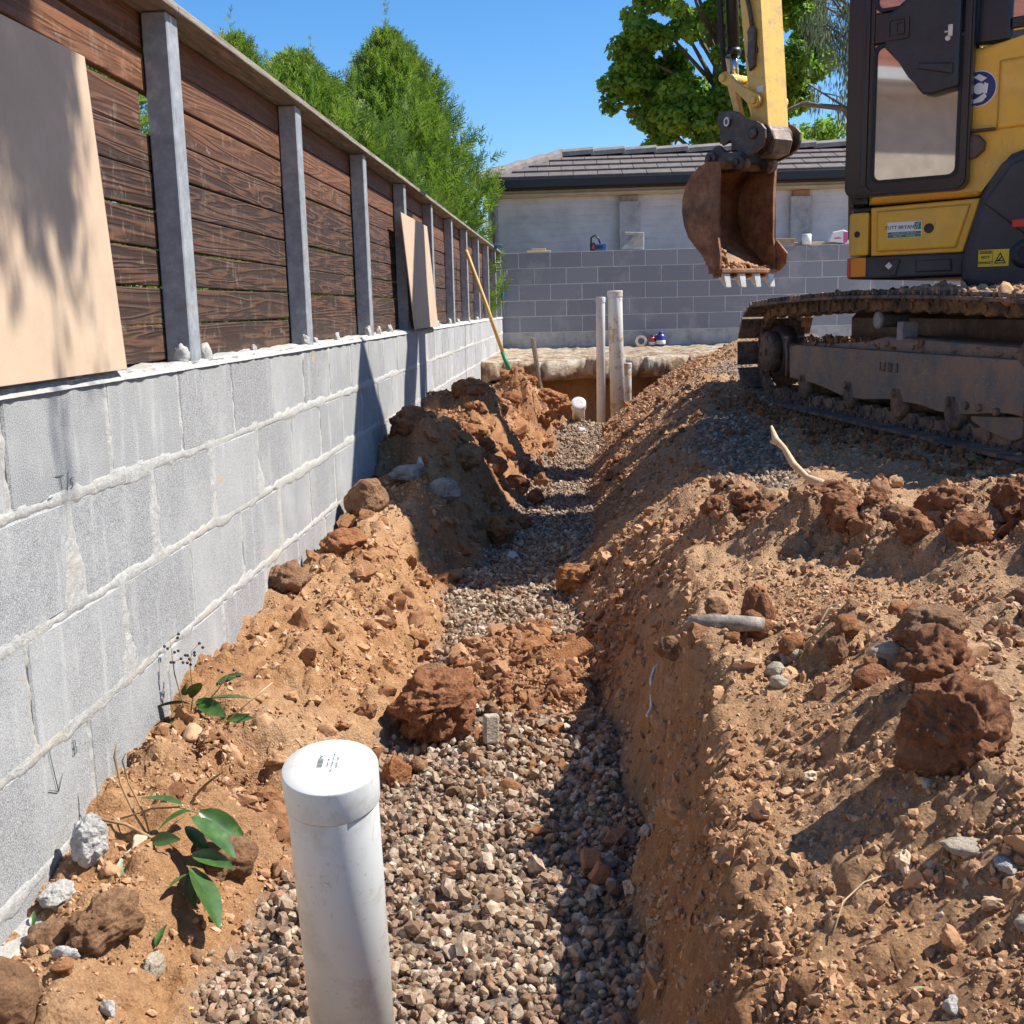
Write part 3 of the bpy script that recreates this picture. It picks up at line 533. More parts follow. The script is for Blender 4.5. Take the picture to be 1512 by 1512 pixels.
# pencil marks on the blocks
def strokes(name, segs, parent, org, mat='grey_print', r=.0011):
    mb = MB()
    for a, b in segs:
        mb.box(WX+.0022, WX+.0034, -.5*r, .5*r, 0, 1) if False else mb.tube([(WX+.0022, a[0], a[1]), (WX+.0022, b[0], b[1])], r, 5)
    return mb.build(name, mat, parent, org=org)
def glyph(y, z, sz, paths): return [((y+p[0]*sz, z+p[1]*sz), (y+q[0]*sz, z+q[1]*sz)) for pa in paths for p, q in zip(pa, pa[1:])]
strokes('pencil_mark', glyph(1.885, -.292, .026, [[(-.6, 1), (.5, .9)], [(0, .95), (.1, 0)], [(.9, -.2), (1.3, 1.1)], [(1.9, .55), (1.55, .5), (1.5, .3), (1.8, .2), (1.7, -.1), (1.35, -.15)]])+glyph(1.843, -.305, .02, [[(-.5, .2), (.4, .3)]]), wall, WO, r=.0008)
strokes('pencil_mark', glyph(1.748, -.80, .05, [[(0, 1.6), (.35, 0)], [(.35, 0), (-.25, .32)], [(.35, 0), (.75, .45)]])+glyph(1.835, -.762, .026, [[(0, 0), (.05, 1), (.35, .9), (.3, .55), (.05, .5), (.45, .4), (.42, .05), (0, 0)]]), wall, WO, r=.0008)
mb = MB(); mb.box(WX-.2, WX+.035, -1.4, 14.4, -1.35, -.955, .008); mb.build('footing', 'mortar', wall, org=WO)
# ------------------------------------------------------------------ fence on the wall
FO = (-.95, 2.6, TOP); fence = empty('timber_fence', FO); tag(fence, 'dark stained horizontal slat fence between galvanised steel posts on top of the block wall', 'fence')
posts = [2.691-.0-1.2+1.2*k for k in range(0, 12)]; posts[-1] = 14.42
pm = MB(); pm.box(-.06, 0, -.072, 0, 0, .785, .003); pm.box(-.055, -.005, -.066, -.006, .7855, .786)
pob = None
for k, y in enumerate(posts):
    if pob is None: pob = pm.build('post', 'galvanised_steel', fence, (-.905-FO[0], y-FO[1], 0)); pme = pob.data
    else: link('post', pme, fence, (-.905-FO[0]+random.uniform(-.002, .002), y-FO[1]+random.uniform(-.01, .01), 0))
PIT = .0866
ends = [0.2]+[p-.072 for p in posts]
def boardmesh(l, h, t=.022):
    mb = MB(); mb.box(-t, 0, -l/2, l/2, -h/2, h/2, .003, 2); bmesh.ops.recalc_face_normals(mb.bm, faces=mb.bm.faces[:]); me = bpy.data.meshes.new('board'); mb.bm.to_mesh(me); mb.bm.free(); me.materials.append(MATS['stained_timber']); return me
full = boardmesh(1.19, PIT-.0045)
for k in range(len(posts)):
    a = posts[k]-1.2 if k else .29; 
    for r in range(9):
        y0, y1 = a+.004, posts[k]-.002; h = PIT-.0045; zc_ = .006+PIT*(r+.5)
        if k == 1 and r == 6: y1 -= .10                                   # the short board that leaves a gap
        me = full if (k > 1 or k == 0) and abs((y1-y0)-1.19) < .02 else boardmesh(y1-y0, h)
        tilt = random.uniform(-.0035, .0035); dz = random.uniform(-.0025, .0025)
        if k == 1 and r in (7,): tilt = -.022; dz = .012
        if k == 1 and r == 8: tilt = -.012; dz = .016
        if k == 1 and r == 6: tilt = .01; dz = -.008
        if k == 3 and r == 5: dz = -.004
        o = link('board', me, fence, (-.968-FO[0]+random.uniform(-.002, .002), (y0+y1)/2-FO[1], zc_+dz)); o.rotation_euler = (tilt, 0, 0)
for k in range(len(posts)):                                              # capping boards, butted over the posts
    a = (posts[k-1]-.03 if k else .25); b = posts[k]-.032
    mb = MB(); mb.box(-1.005, -.884, a, b, .6785, .697, .003, 2); mb.build('capping_board', 'grey_timber', fence, org=FO)
mb = MB(); mb.box(-1.03, -.992, .29, 14.4, -.10, -.08); mb.box(-1.03, -.992, .29, 14.4, .60, .63); mb.build('rail', 'old_wood', fence, org=FO)
def sheet(y0, y1, z0, z1, xb, xt, skew, label, name='leaning_sheet'):
    mb = MB(); t = .006
    vs = [(xb, y0+skew, z0), (xb, y1+skew, z0), (xt, y1, z1), (xt, y0, z1)]
    f = [mb.bm.verts.new(v) for v in vs]; g_ = [mb.bm.verts.new((v[0]-t, v[1], v[2])) for v in vs]; n = 4
    mb.bm.faces.new(f); mb.bm.faces.new(g_[::-1])
    for i in range(4): mb.bm.faces.new((f[i], g_[i], g_[(i+1) % 4], f[(i+1) % 4]))
    bmesh.ops.bevel(mb.bm, geom=mb.bm.edges[:], offset=.001, segments=1, affect='EDGES')
    return one(mb, name, 'tan_board', (xb, (y0+y1)/2, z0), label, 'board')
sheet(.88, 2.145, -.100, .478, -.885, -.897, .045, 'large tan building sheet leaning on the near end of the fence, dappled with leaf shadow')
sheet(6.02, 7.09, -.100, .512, -.868, -.897, .16, 'smaller looking tan sheet leaning on the fence halfway along the wall')
# ------------------------------------------------------------------ back wall, house behind
BY = 14.5; bo = (-1, BY, -.6); bw = empty('rear_block_wall', bo); tag(bw, 'dark grey concrete block wall closing the far end of the site', 'wall')
def bmx(name, l, h, d, mat):
    mb = MB(); mb.box(-l/2, l/2, 0, d, -h/2, h/2, .003); bmesh.ops.recalc_face_normals(mb.bm, faces=mb.bm.faces[:]); me = bpy.data.meshes.new(name); mb.bm.to_mesh(me); mb.bm.free(); me.materials.append(MATS[mat]); return me
dm = bmx('block', .391, .191, .19, 'dark_block'); pmk = bmx('block', .391, .191, .19, 'pale_block')
X0 = -.487
for k in range(6):
    z = .69-.1-.2*k
    for i in range(-2, 24):
        x = X0+.4*i+(.2 if k % 2 == 0 else 0)+.2
        if x < -1.1: continue
        link('block', pmk if k == 5 else dm, bw, (x-bo[0], random.uniform(-.0015, .0015), z-bo[2]))
mb = MB(); mb.box(-1.25, 9.2, BY+.003, BY+.186, -.6, .688); mb.build('mortar', 'thin_mortar', bw, org=bo)
ho = (1, 16, .3); hs = empty('neighbour_house', ho); tag(hs, 'low rendered brick house with dark tiled hip roof behind the rear wall', 'house')
HY = 15.9; HX0, HX1 = -1.16, 10.5
# rendered brick courses: each course slightly proud, mortar lines as shallow grooves
mb = MB()
for k in range(12):
    z = .55+.086*k
    if z > 1.45: break
    mb.box(HX0, HX1, HY, HY+.11, z, z+.0845, .0016, 1)
mb.box(HX0+.003, HX1-.003, HY+.003, HY+.12, -.6, 1.52); mb.build('wall', 'rendered_brick', hs, org=ho)
for x in (.64, 2.95, 5.3, 7.6):
    mb = MB(); mb.box(x, x+.29, HY-.10, HY-.001, -.6, 1.40, .008); q = mb.build('pier', 'pale_block', hs, org=ho)
    mb = MB(); mb.box(x+.03, x+.26, HY-.085, HY-.001, 1.403, 1.475, .004); mb.build('brick', 'terracotta' if x > 2 else 'old_wood', q, org=ho)
mb = MB(); mb.box(HX0-.02, HX1, HY-.10, HY+.1, 1.485, 1.575, .006); mb.box(HX0-.02, HX1, HY-.14, HY-.101, 1.50, 1.53, .004); mb.build('soffit', 'cream_trim', hs, org=ho)
mb = MB(); g_ = [(HY-.30, 1.60), (HY-.30, 1.70), (HY-.285, 1.715), (HY-.27, 1.70), (HY-.16, 1.70), (HY-.16, 1.58), (HY-.27, 1.575)]
mb.prism(g_, HX0-.12, HX1, 'x'); mb.box(HX0-.12, HX1, HY-.158, HY+.0, 1.577, 1.69); mb.build('gutter', 'gutter_black', hs, org=ho)
mb = MB(); mb.tube([(-1.06, HY-.2, 1.58), (-1.06, HY-.12, 1.50), (-1.06, HY-.05, 1.44), (-1.06, HY-.05, -.5)], .04, 10); mb.build('downpipe', 'galvanised_steel', hs, org=ho)
# roof: eave at y 15.6, rises to the ridge; hip at the left end
EX = -1.30; EYv = HY-.24; EZ = 1.70; SL = math.radians(20); RUN = 1.20; RY = EYv+RUN*math.cos(SL)-.0; RZ = EZ+RUN*math.sin(SL)
hipx = EX+RUN*math.cos(SL)
tw = .33; ex = RUN/4
def tilemesh(l, w=tw-.006):
    mb = MB(); mb.box(-w/2, w/2, 0, l+.045, 0, .036, .004); return mb
tme = None
for r in range(4):
    s0 = r*ex; sx = EX+s0*math.cos(SL)
    n = 36
    for i in range(n):
        x = EX+.165+i*tw+(.165 if r % 2 else 0)
        if x-tw/2 < sx-.03 or x > 10.6: continue
        if tme is None:
            o = tilemesh(ex).build('roof_tile', 'roof_tile', hs); tme = o.data
        else: o = link('roof_tile', tme, hs)
        o.location = Vector((x, EYv+(s0-.02)*math.cos(SL), EZ+(s0-.02)*math.sin(SL)+.018))-Vector(ho); o.rotation_euler = (SL-.085, 0, 0)
mb = MB(); A = (EX, EYv, EZ); Bq = (10.7, EYv, EZ); Cq = (10.7, RY, RZ); D = (hipx, RY, RZ); E_ = (EX, RY+RUN, EZ); mb.quad(A, Bq, Cq, D); mb.quad(D, Cq, (10.7, RY+RUN, EZ), E_); mb.bm.faces.new([mb.bm.verts.new(p) for p in (A, D, E_)])
mb.build('roof', 'roof_tile', hs, org=ho)
def caps(P, Qv, n):
    P, Qv = Vector(P), Vector(Qv); d = (Qv-P); L = d.length/n; q = d.to_track_quat('Y', 'Z').to_matrix().to_4x4(); global capme
    for i in range(n):
        if capme is None:
            mb = MB(); mb.prism([(-.12, -.04), (-.11, .02), (-.05, .062), (.05, .062), (.11, .02), (.12, -.04)], 0, L*1.10, 'y', .006, 1); o = mb.build('ridge_tile', 'ridge_tile', hs); capme = o.data
        else: o = link('ridge_tile', capme, hs)
        o.matrix_local = Matrix.Translation(P+d*i/n-Vector(ho))@q@Matrix.Rotation(.05, 4, 'X')
capme = None
caps((hipx, RY, RZ+.05), (10.6, RY, RZ+.05), 24); caps((EX, EYv, EZ+.03), (hipx, RY, RZ+.035), 4)
# ------------------------------------------------------------------ excavator
K = 1.08; EO = (2.54, 5.40, -.56)
exc = empty('excavator', EO); tag(exc, 'yellow and black tracked excavator with cab, its rusty bucket hanging over the trench', 'excavator')
def frame(X, Y, o): return Matrix(((X[0]*K, Y[0]*K, 0, o[0]*K), (X[1]*K, Y[1]*K, 0, o[1]*K), (0, 0, K, 0), (0, 0, 0, 1)))
MU = frame((-.8421, .5393), (-.5393, -.8421), (2.35, 5.0)); MT = frame((.17274, -.98497), (-.98497, -.17274), (.908, 6.17)); MA = frame((-.62, .7846), (-.7846, -.62), (.95, 6.4))
def P(M=None): m = MB(); m.M = M or MU; return m
def part(m, name, mat, parent=None): return m.build(name, mat, parent or exc, org=EO)
def rrect(x0, x1, z0, z1, r, n=5):
    o = []
    for cx, cz, a0 in ((x1-r, z1-r, 0), (x0+r, z1-r, 90), (x0+r, z0+r, 180), (x1-r, z0+r, 270)):
        for k in range(n+1): a = math.radians(a0+90*k/n); o.append((cx+r*math.cos(a), cz+r*math.sin(a)))
    return o
def ring(m, A, B, y0, y1):
    """closed frame between outline A and outline B"""
    n = len(A); v = [[m.bm.verts.new((p[0], y, p[1])) for p in L] for L, y in ((A, y0), (A, y1), (B, y1), (B, y0))]
    for a, b in ((0, 1), (1, 2), (2, 3), (3, 0)):
        for k in range(n): m.bm.faces.new((v[a][k], v[a][(k+1) % n], v[b][(k+1) % n], v[b][k])).smooth = False
    m._x([q for r in v for q in r]); return m
# undercarriage
def loop(u, L1=2.5, r=.232, c0=(.165, -.262)):
    """point, direction on the track path at length u: over the top first"""
    tot = 2*L1+2*PI*r; u = u % tot
    if u < L1: t = u/L1; return (c0[0]+u, c0[1]+r+.030*math.sin(PI*t)**.8), math.atan2(.030*PI*math.cos(PI*t), L1)*.7
    u -= L1
    if u < PI*r: a = PI/2-u/r; return (c0[0]+L1+r*math.cos(a), c0[1]+r*math.sin(a)), a-PI/2
    u -= PI*r
    if u < L1: return (c0[0]+L1-u, c0[1]-r), PI
    u -= L1; a = -PI/2-u/r; return (c0[0]+r*math.cos(a), c0[1]+r*math.sin(a)), a-PI/2
NS = 48; shoe = None; rnd_ = random.Random(4)
for side, (yo, nm) in enumerate(((0, 0), (-1.62, 1))):
    m = P(MT); yf = yo-.09
    m.prism([(.46, -.225), (.55, -.212), (1.3, -.210), (2.50, -.203), (2.56, -.24), (2.54, -.385), (2.40, -.375), (2.2, -.405), (2.0, -.413), (1.86, -.40), (1.587, -.398), (1.35, -.418), (1.117, -.418), (.95, -.398), (.80, -.385), (.47, -.378)], yf, yf-.045, 'y', .008, 2)
    m.prism([(.50, -.20), (1.30, -.196), (1.42, -.150), (2.5, -.165), (2.5, -.38), (.50, -.36)], yf-.047, yf-.22, 'y', .02, 2)
    tr = part(m, 'track_frame', 'frame_steel')
    m = P(MT); m.lathe([(.02, 0), (.100, 0), (.107, -.010), (.107, -.05)], 40, (.15, yf+.012, -.26), (0, 1, 0)); m.lathe([(.02, 0), (.018, .006)], 10, (.15, yf+.013, -.26), (0, 1, 0))
    for k in range(3): a = k*2.1+1.2; m.lathe([(.010, 0), (.008, .006)], 8, (.15+.075*math.cos(a), yf+.012, -.26+.075*math.sin(a)), (0, 1, 0))
    part(m, 'motor_cover', 'muddy_steel', tr)
    m = P(MT); m.lathe([(.05, -.045), (.135, -.045), (.135, -.12), (.09, -.13), (.09, -.26)], 32, (.15, yf, -.26), (0, 1, 0))
    for k in range(16): a = k*PI/8; m.box(.15+.15*math.cos(a)-.022, .15+.15*math.cos(a)+.022, yf-.15, yf-.12, -.26+.15*math.sin(a)-.022, -.26+.15*math.sin(a)+.022)
    m.box(.17, .52, yf-.06, yf-.2, -.36, -.21, .01); part(m, 'drive_sprocket', 'dark_steel', tr)
    m = P(MT); m.lathe([(.03, 0), (.06, .0), (.07, -.012), (.185, -.015), (.195, -.03), (.195, -.10), (.16, -.12), (.16, -.20)], 36, (2.665, yf+.01, -.262), (0, 1, 0)); part(m, 'idler_wheel', 'muddy_steel', tr)
    for sx in (.657, 1.192, 1.66, 2.098):
        m = P(MT); m.lathe([(.02, .0), (.052, 0), (.060, -.008), (.060, -.03), (.046, -.035), (.046, -.15), (.06, -.155), (.06, -.17)], 24, (sx, yf+.002, -.414), (0, 1, 0)); part(m, 'track_roller', 'muddy_steel', tr)
        m = P(MT); m.lathe([(.016, 0), (.016, .018), (.011, .02)], 6, (sx-.01, yf, -.372), (0, 1, 0), smooth=False); m.box(sx-.035, sx+.02, yf, yf+.006, -.392, -.352, .002); part(m, 'bolt', 'muddy_steel', tr)
    m = P(MT)
    for sx, sz in ((2.20, -.385), (2.29, -.385), (2.40, -.39)): m.lathe([(.014, 0), (.014, .012)], 8, (sx, yf+.001, sz+.01), (0, 1, 0), smooth=False)
    part(m, 'bolt', 'muddy_steel', tr)
    m = P(MT); m.lathe([(.022, .006), (.036, .006), (.036, -.01), (.030, -.012), (.030, -.12)], 24, (1.445, yf-.01, -.085), (0, 1, 0)); m.box(1.53, 1.58, yf-.05, yf-.12, -.19, -.09, .004); part(m, 'carrier_roller', 'galvanised_steel', tr)
    m = P(MT); m.prism([(2.207, -.412), (2.536, -.386), (2.53, -.455), (2.49, -.470), (2.45, -.472), (2.289, -.446), (2.215, -.43)], yf-.01, yf-.05, 'y', .006); part(m, 'track_guard', 'frame_steel', tr)
    m = P(MT); m.tube([(.40, yf+.0, -.18), (.455, yf+.002, -.175), (.44, yf+.008, -.21), (.455, yf+.008, -.25), (.45, yf+.008, -.37)], .006, 8); part(m, 'pipe', 'frame_steel', tr)
    if side == 0:
        m = P(MT)
        for a, b in ((1.50, 1.507), (1.535, 1.55), (1.575, 1.61), (1.645, 1.66)): m.box(a, b, yf+.0005, yf+.004, -.290, -.252, .001)
        m.prism([(1.50, -.29), (1.53, -.29), (1.53, -.282), (1.50, -.28)], yf+.0005, yf+.004); part(m, 'cast_mark', 'muddy_steel', tr)
    for k in range(NS):
        (sx, sz), a = loop(k*(2*2.5+2*PI*.232)/NS+.03)
        Mx = MT@Matrix.Translation((sx, yo, sz))@Matrix.Rotation(-a, 4, 'Y')
        if shoe is None:
            m = MB(); w = .40
            m.box(-.063, .063, -w, 0, .004, .018, .002)
            for gx_ in (-.052, 0, .048): m.box(gx_-.006, gx_+.006, -w+.004, -.004, .017, .036, .003)
            for yy in (-.13, -.27):
                m.prism([(-.07, -.002), (-.02, .004), (.06, .004), (.075, -.012), (.07, -.05), (.045, -.056), (.01, -.036), (-.03, -.05), (-.07, -.046)], yy-.02, yy+.02, 'y', .004, 1)
                m.lathe([(.017, 0), (.017, .008)], 8, (.045, yy+.02, -.028), (0, 1, 0), smooth=False)
                for bx in (-.030, .026): m.lathe([(.011, 0), (.011, .010)], 6, (bx, yy+.035, .018), (0, 0, 1), smooth=False); m.lathe([(.011, 0), (.011, .012)], 6, (bx, yy+.045, .003), (0, 0, -1), smooth=False)
            bmesh.ops.recalc_face_normals(m.bm, faces=m.bm.faces[:]); shoe = bpy.data.meshes.new('track_shoe'); m.bm.to_mesh(shoe); m.bm.free(); shoe.materials.append(MATS['muddy_steel'])
        o = link('track_shoe', shoe, tr); o.matrix_local = Matrix.Translation(-Vector(EO))@Mx
# mud caked on the top run and on the frame shelf
s = np.random.default_rng(21)
def caked(n, fn, rr, label, name, mat='crumbs'):
    Pp = np.array([fn() for _ in range(n)]); Pw = np.array([(MT@Vector(p))[:] for p in Pp]); R = s.uniform(rr[0], rr[1], n)*s.uniform(.4, 1., n)
    return scatter(name, Pw, R, s.beta(1.8, 3., n), mat, 2, label, 5, .5, (.35, .6), True)
def topfn(lo, hi, sp): 
    u = s.uniform(lo, hi); (sx, sz), a = loop(u); return (sx, s.uniform(*sp), sz+.028)
o = caked(1100, lambda: topfn(.0, 2.5, (-.41, -.12)), (.012, .03), 'dried mud lying on top of the machine track', 'caked_mud')
o = caked(600, lambda: topfn(1.65, 2.45, (-.40, -.02)), (.016, .038), 'sunlit clay lying on the near end of the machine track', 'caked_clay')
o = caked(700, lambda: (s.uniform(.52, 2.5), -.13+s.uniform(-.14, .0), -.195+s.uniform(-.01, .02)), (.008, .022), 'soil resting on the shelf of the track frame', 'caked_soil')
m = P(); m.lathe([(.30, -.10), (.46, -.10), (.46, .04), (.40, .05), (.40, .085)], 40); part(m, 'slewing_ring', 'dark_steel')
m = P(MT); m.box(.6, 2.3, -1.55, -.34, -.32, -.055, .03); part(m, 'undercarriage', 'dark_steel')
# upper structure
m = P(); m.box(-1.0, .80, -.93, .90, .078, .155, .01); part(m, 'deck', 'black_plastic')
m = P(); m.prism([(.782, .353), (.372, .361), (.428, .168), (.776, .169)], .89, .962, 'y', .004, 1); m.prism([(.755, .338), (.405, .343), (.452, .184), (.752, .183)], .955, .976, 'y', .012, 3); sp_ = part(m, 'side_panel', 'yellow_paint')
m = P(); m.lathe([(.0188, 0), (.0188, .0015)], 20, (.552, .975, .262), (0, 1, 0)); part(m, 'dark_hole_disc', 'black_print', sp_)  # flat black disc paints the dark inside of an open hole
cx_ = [(.788, .60), (.788, .968), (.83, .966), (.862, .950), (.878, .925), (.885, .88), (.885, .60)]
m = P(); m.prism(cx_, .172, .338, 'z', .008, 2); cp_ = part(m, 'corner_panel', 'yellow_paint')
m = P(); m.lathe([(.0125, 0), (.0125, .002)], 18, (.832, .9655, .255), (.25, 1, 0)); part(m, 'dark_hole_disc', 'black_print', cp_)  # corner hole: its shaded inside is painted as a black disc
m = P(); m.prism([(a*.995, b*.995) for a, b in cx_], .339, .357, 'z', .008, 2); part(m, 'corner_cap', 'black_plastic')
m = P(); m.prism([(.425, .50), (.425, .955), (.80, .962), (.862, .946), (.882, .92), (.886, .86), (.886, .50)], .082, .1665, 'z', .008, 2); m.prism([(.71, .15), (.66, .15), (.675, .09), (.695, .09)], .955, .972, 'y', .003, 1); m.prism([(.60, .145), (.47, .145), (.465, .10), (.60, .10)], .955, .966, 'y', .004, 1)
bp = part(m, 'bumper', 'dark_cover')
m = P(); m.lathe([(.014, 0), (.014, .004), (.005, .005)], 4, (.70, .972, .128), (0, 1, 0), smooth=False); part(m, 'bolt', 'bright_steel', bp)
def corner(y): return (.8405, y)
m = P(); m.prism([(.842, .961), (.864, .949), (.885, .922), (.890, .86), (.8865, .80), (.883, .80), (.880, .915), (.858, .944), (.838, .957)], .090, .163, 'z', .001, 1); part(m, 'reflector', 'red_reflector')
m = P(); m.prism([(.795, .9645), (.842, .9645), (.857, .957), (.850, .950), (.795, .955)], .090, .163, 'z', .001, 1); part(m, 'reflector', 'amber_reflector')
cov = [(.372, .361), (.335, .415), (.300, .470), (.272, .508), (.22, .524), (-.40, .53), (-.70, .50), (-.86, .40), (-.92, .25), (-.88, .05), (.10, .012), (.40, .030), (.424, .060), (.430, .13)]
m = P(); m.prism(cov, .55, 1.0, 'y', .035, 4); m.prism([(.352, .340), (.262, .47), (.20, .49), (-.35, .49), (-.35, .30), (.10, .20), (.2, .215)], .99, 1.012, 'y', .010, 3)
cv = part(m, 'side_cover', 'dark_cover')
m = P(); m.lathe([(.028, .010), (.050, .008), (.056, -.01), (.056, -.03)], 28, (.198, 1.0, .150), (0, 1, 0)); part(m, 'exhaust_collar', 'black_plastic', cv)
m = P(); m.lathe([(.028, 0), (.028, .0005)], 28, (.198, 1.0105, .150), (0, 1, 0)); part(m, 'exhaust_opening', 'rubber', cv)  # flat dark disc stands in for the shaded inside of the exhaust
m = P(); m.box(.12, .246, 1.0125, 1.017, .245, .272, .001); part(m, 'reflector', 'red_reflector', cv)
# warning sticker
def TX(x, z, y): return Matrix.Translation(Vector((-EO[0], -EO[1], -EO[2])))@MU@Matrix(((-1, 0, 0, x), (0, 0, 1, y), (0, 1, 0, z), (0, 0, 0, 1)))
m = P(); m.box(.254, .361, 1.0005, 1.002, .109, .170); wst = part(m, 'warning_sticker', 'yellow_print', cv)
m = P(); m.box(.3105, .3115, 1.002, 1.0024, .112, .167); m.box(.314, .357, 1.002, 1.0024, .156, .1665)
tri = [(.2845, .160), (.263, .119), (.306, .119)]; tin = [(.2845, .152), (.2695, .1225), (.2995, .1225)]; ring(m, tri, tin, 1.002, 1.0024)
m.prism([(.298, .126), (.272, .1265), (.274, .131), (.284, .130), (.281, .136), (.276, .143), (.280, .145), (.288, .136), (.296, .130)], 1.002, 1.0024); part(m, 'printing', 'black_print', cv)
text('WARNING', .0095, 'yellow_print', TX(.3355, .1612, 1.0026), 'lettering', cv); text('HOT', .0145, 'black_print', TX(.3355, .1425, 1.0026), 'lettering', cv, bold=.0003); text('EXHAUST', .0125, 'black_print', TX(.3355, .1235, 1.0026), 'lettering', cv, bold=.0003)
# hire firm sticker
m = P(); m.box(.578, .710, .9765, .978, .232, .292); part(m, 'sticker', 'white_print', sp_)
m = P(); m.box(.581, .606, .978, .9784, .261, .289); m.box(.580, .708, .978, .9784, .2335, .2445); part(m, 'printing', 'green_print', sp_)
m = P(); m.box(.580, .708, .978, .9784, .2455, .2545); part(m, 'printing', 'grey_print', sp_)
m = P(); m.tube([(.587, .979, .286), (.594, .979, .280), (.590, .979, .272), (.596, .979, .264)], .0012, 5); m.tube([(.600, .979, .285), (.599, .979, .272), (.604, .979, .266), (.597, .979, .263)], .0012, 5); part(m, 'emblem', 'white_print', sp_)
text('TUTT BRYANT', .0185, 'black_print', TX(.6575, .271, .9786), 'lettering', sp_, bold=.0001); text('EQUIPMENT SALES  HIRE  SERVICE', .0062, 'white_print', TX(.644, .2500, .9787), 'lettering', sp_); text('SINCE 1938          1300 658 888', .0062, 'white_print', TX(.644, .2390, .9787), 'lettering', sp_)
# yellow body
m = P(); m.prism([(.800, .366), (.385, .369), (.372, .385), (.300, .485), (.275, .517), (.22, .535), (-.45, .545), (-.75, .52), (-.90, .45), (-.94, .70), (-.85, .90), (-.6, .955), (.10, .945), (.25, .918), (.44, .895), (.44, .43), (.800, .425)], .45, .955, 'y', .03, 4); body = part(m, 'engine_cover', 'yellow_paint')
m = P(); m.prism([(.33, .60), (.33, .84), (-.55, .88), (-.70, .75), (-.6, .62)], .945, .964, 'y', .014, 3); part(m, 'cover_panel', 'yellow_paint', body)
m = P(); m.box(-.95, .1, -.90, .40, .157, .90, .08, 4); m.box(.1, .80, -.90, -.10, .157, .62, .05, 3); part(m, 'counterweight', 'yellow_paint')
m = P(); m.lathe([(.060, 0), (.060, .0015)], 36, (.400, .9555, .752), (0, 1, 0)); es = part(m, 'ear_protection_sign', 'blue_print', body)
m = P(); m.lathe([(.060, 0), (.0635, 0), (.0635, .0012), (.060, .0012)], 36, (.400, .9553, .752), (0, 1, 0)); m.lathe([(.020, 0), (.020, .0006)], 24, (.398, .9572, .752), (0, 1, 0))
m.prism([(.378, .735), (.405, .718), (.425, .712), (.425, .700), (.385, .705), (.370, .722)], .9571, .9577); m.prism([(.390, .775), (.418, .793), (.40, .803), (.372, .786)], .9571, .9577); m.prism([(.366, .765), (.380, .772), (.384, .736), (.370, .732)], .9571, .9582); part(m, 'pictogram', 'white_print', body)
m = P(); m.box(.33, .42, .956, .985, .597, .607, .003); m.prism([(.425, .59), (.385, .585), (.362, .560), (.365, .530), (.395, .505), (.425, .50)], .956, .99, 'y', .006, 2); part(m, 'door_catch', 'dark_steel', body)
# cab shell
cab = []
m = P(); m.box(.80, .868, .905, .962, .36, 2.20, .012); m.box(.80, .868, .02, .075, .36, 2.20, .012); m.box(-.15, -.08, .905, .95, .955, 2.20, .012); m.box(-.15, -.08, .02, .075, .5, 2.20, .012); m.box(.30, .42, .90, .952, .905, 2.20, .01)
m.box(-.08, .80, .908, .950, 2.08, 2.20, .01); m.box(-.08, .80, .02, .07, 2.08, 2.20, .01); m.box(.80, .862, .075, .905, 2.06, 2.20, .01); m.box(.80, .860, .075, .905, .36, .50, .01); m.box(-.145, -.09, .075, .905, .95, 1.10, .01)
m.box(-.08, .30, .912, .948, .945, .985, .004); cf = part(m, 'cab_frame', 'black_gloss')
m = P(); m.box(-.20, .93, -.02, .985, 2.205, 2.28, .035, 3); m.box(-.05, .75, .1, .85, 2.28, 2.31, .02); part(m, 'cab_roof', 'black_plastic')
m = P(); m.box(-.08, .30, .925, .931, .985, 2.08); part(m, 'window_pane', 'window_glass', cf)
m = P(); m.box(.832, .838, .075, .905, .50, 2.06); part(m, 'window_pane', 'window_glass', cf)
m = P(); m.box(-.08, .80, .040, .046, .62, 2.08); part(m, 'window_pane', 'window_glass', cf)
m = P(); m.box(-.12, .80, .07, .90, .36, .385); m.box(.0, .48, .25, .72, .55, .66, .04, 3); m.box(-.06, .05, .25, .72, .60, 1.25, .05, 3); m.box(.05, .40, .30, .68, .386, .55, .03); part(m, 'operator_seat', 'cab_fabric')
m = P(); m.box(.60, .78, .12, .30, .386, .90, .03); m.box(.0, .45, .78, .86, .66, .78, .03); m.tube([(.42, .82, .78), (.44, .82, .95)], .014, 8); m.lathe([(.02, 0), (.03, .03), (.02, .06)], 10, (.44, .82, .94)); part(m, 'controls', 'black_plastic')
# door folded over the side
A = rrect(.412, .874, .392, 2.17, .040); Bi = rrect(.447, .775, .440, 2.12, .030)
m = P(); ring(m, A, Bi, .972, 1.004); ring(m, rrect(.420, .866, .400, 2.16, .036), rrect(.428, .790, .412, 2.14, .034), 1.0045, 1.012); m.box(.80, .815, 1.004, 1.014, .43, 2.12, .004); m.box(.836, .842, 1.004, 1.010, .42, 2.12, .002)
m.box(.446, .776, .976, 1.003, .952, 1.062, .004); dr = part(m, 'cab_door', 'black_gloss')
m = P(); ring(m, rrect(.447, .775, .440, .950, .03), rrect(.459, .763, .452, .938, .026), .990, 1.0075); ring(m, rrect(.447, .775, 1.064, 2.12, .03), rrect(.459, .763, 1.076, 2.108, .026), .990, 1.0075); part(m, 'window_seal', 'rubber', dr)
m = P(); m.box(.450, .772, .994, .998, .443, .948); part(m, 'window_pane', 'window_glass', dr)
m = P(); m.box(.450, .772, .994, .998, 1.066, 2.118); part(m, 'window_pane', 'window_glass', dr)
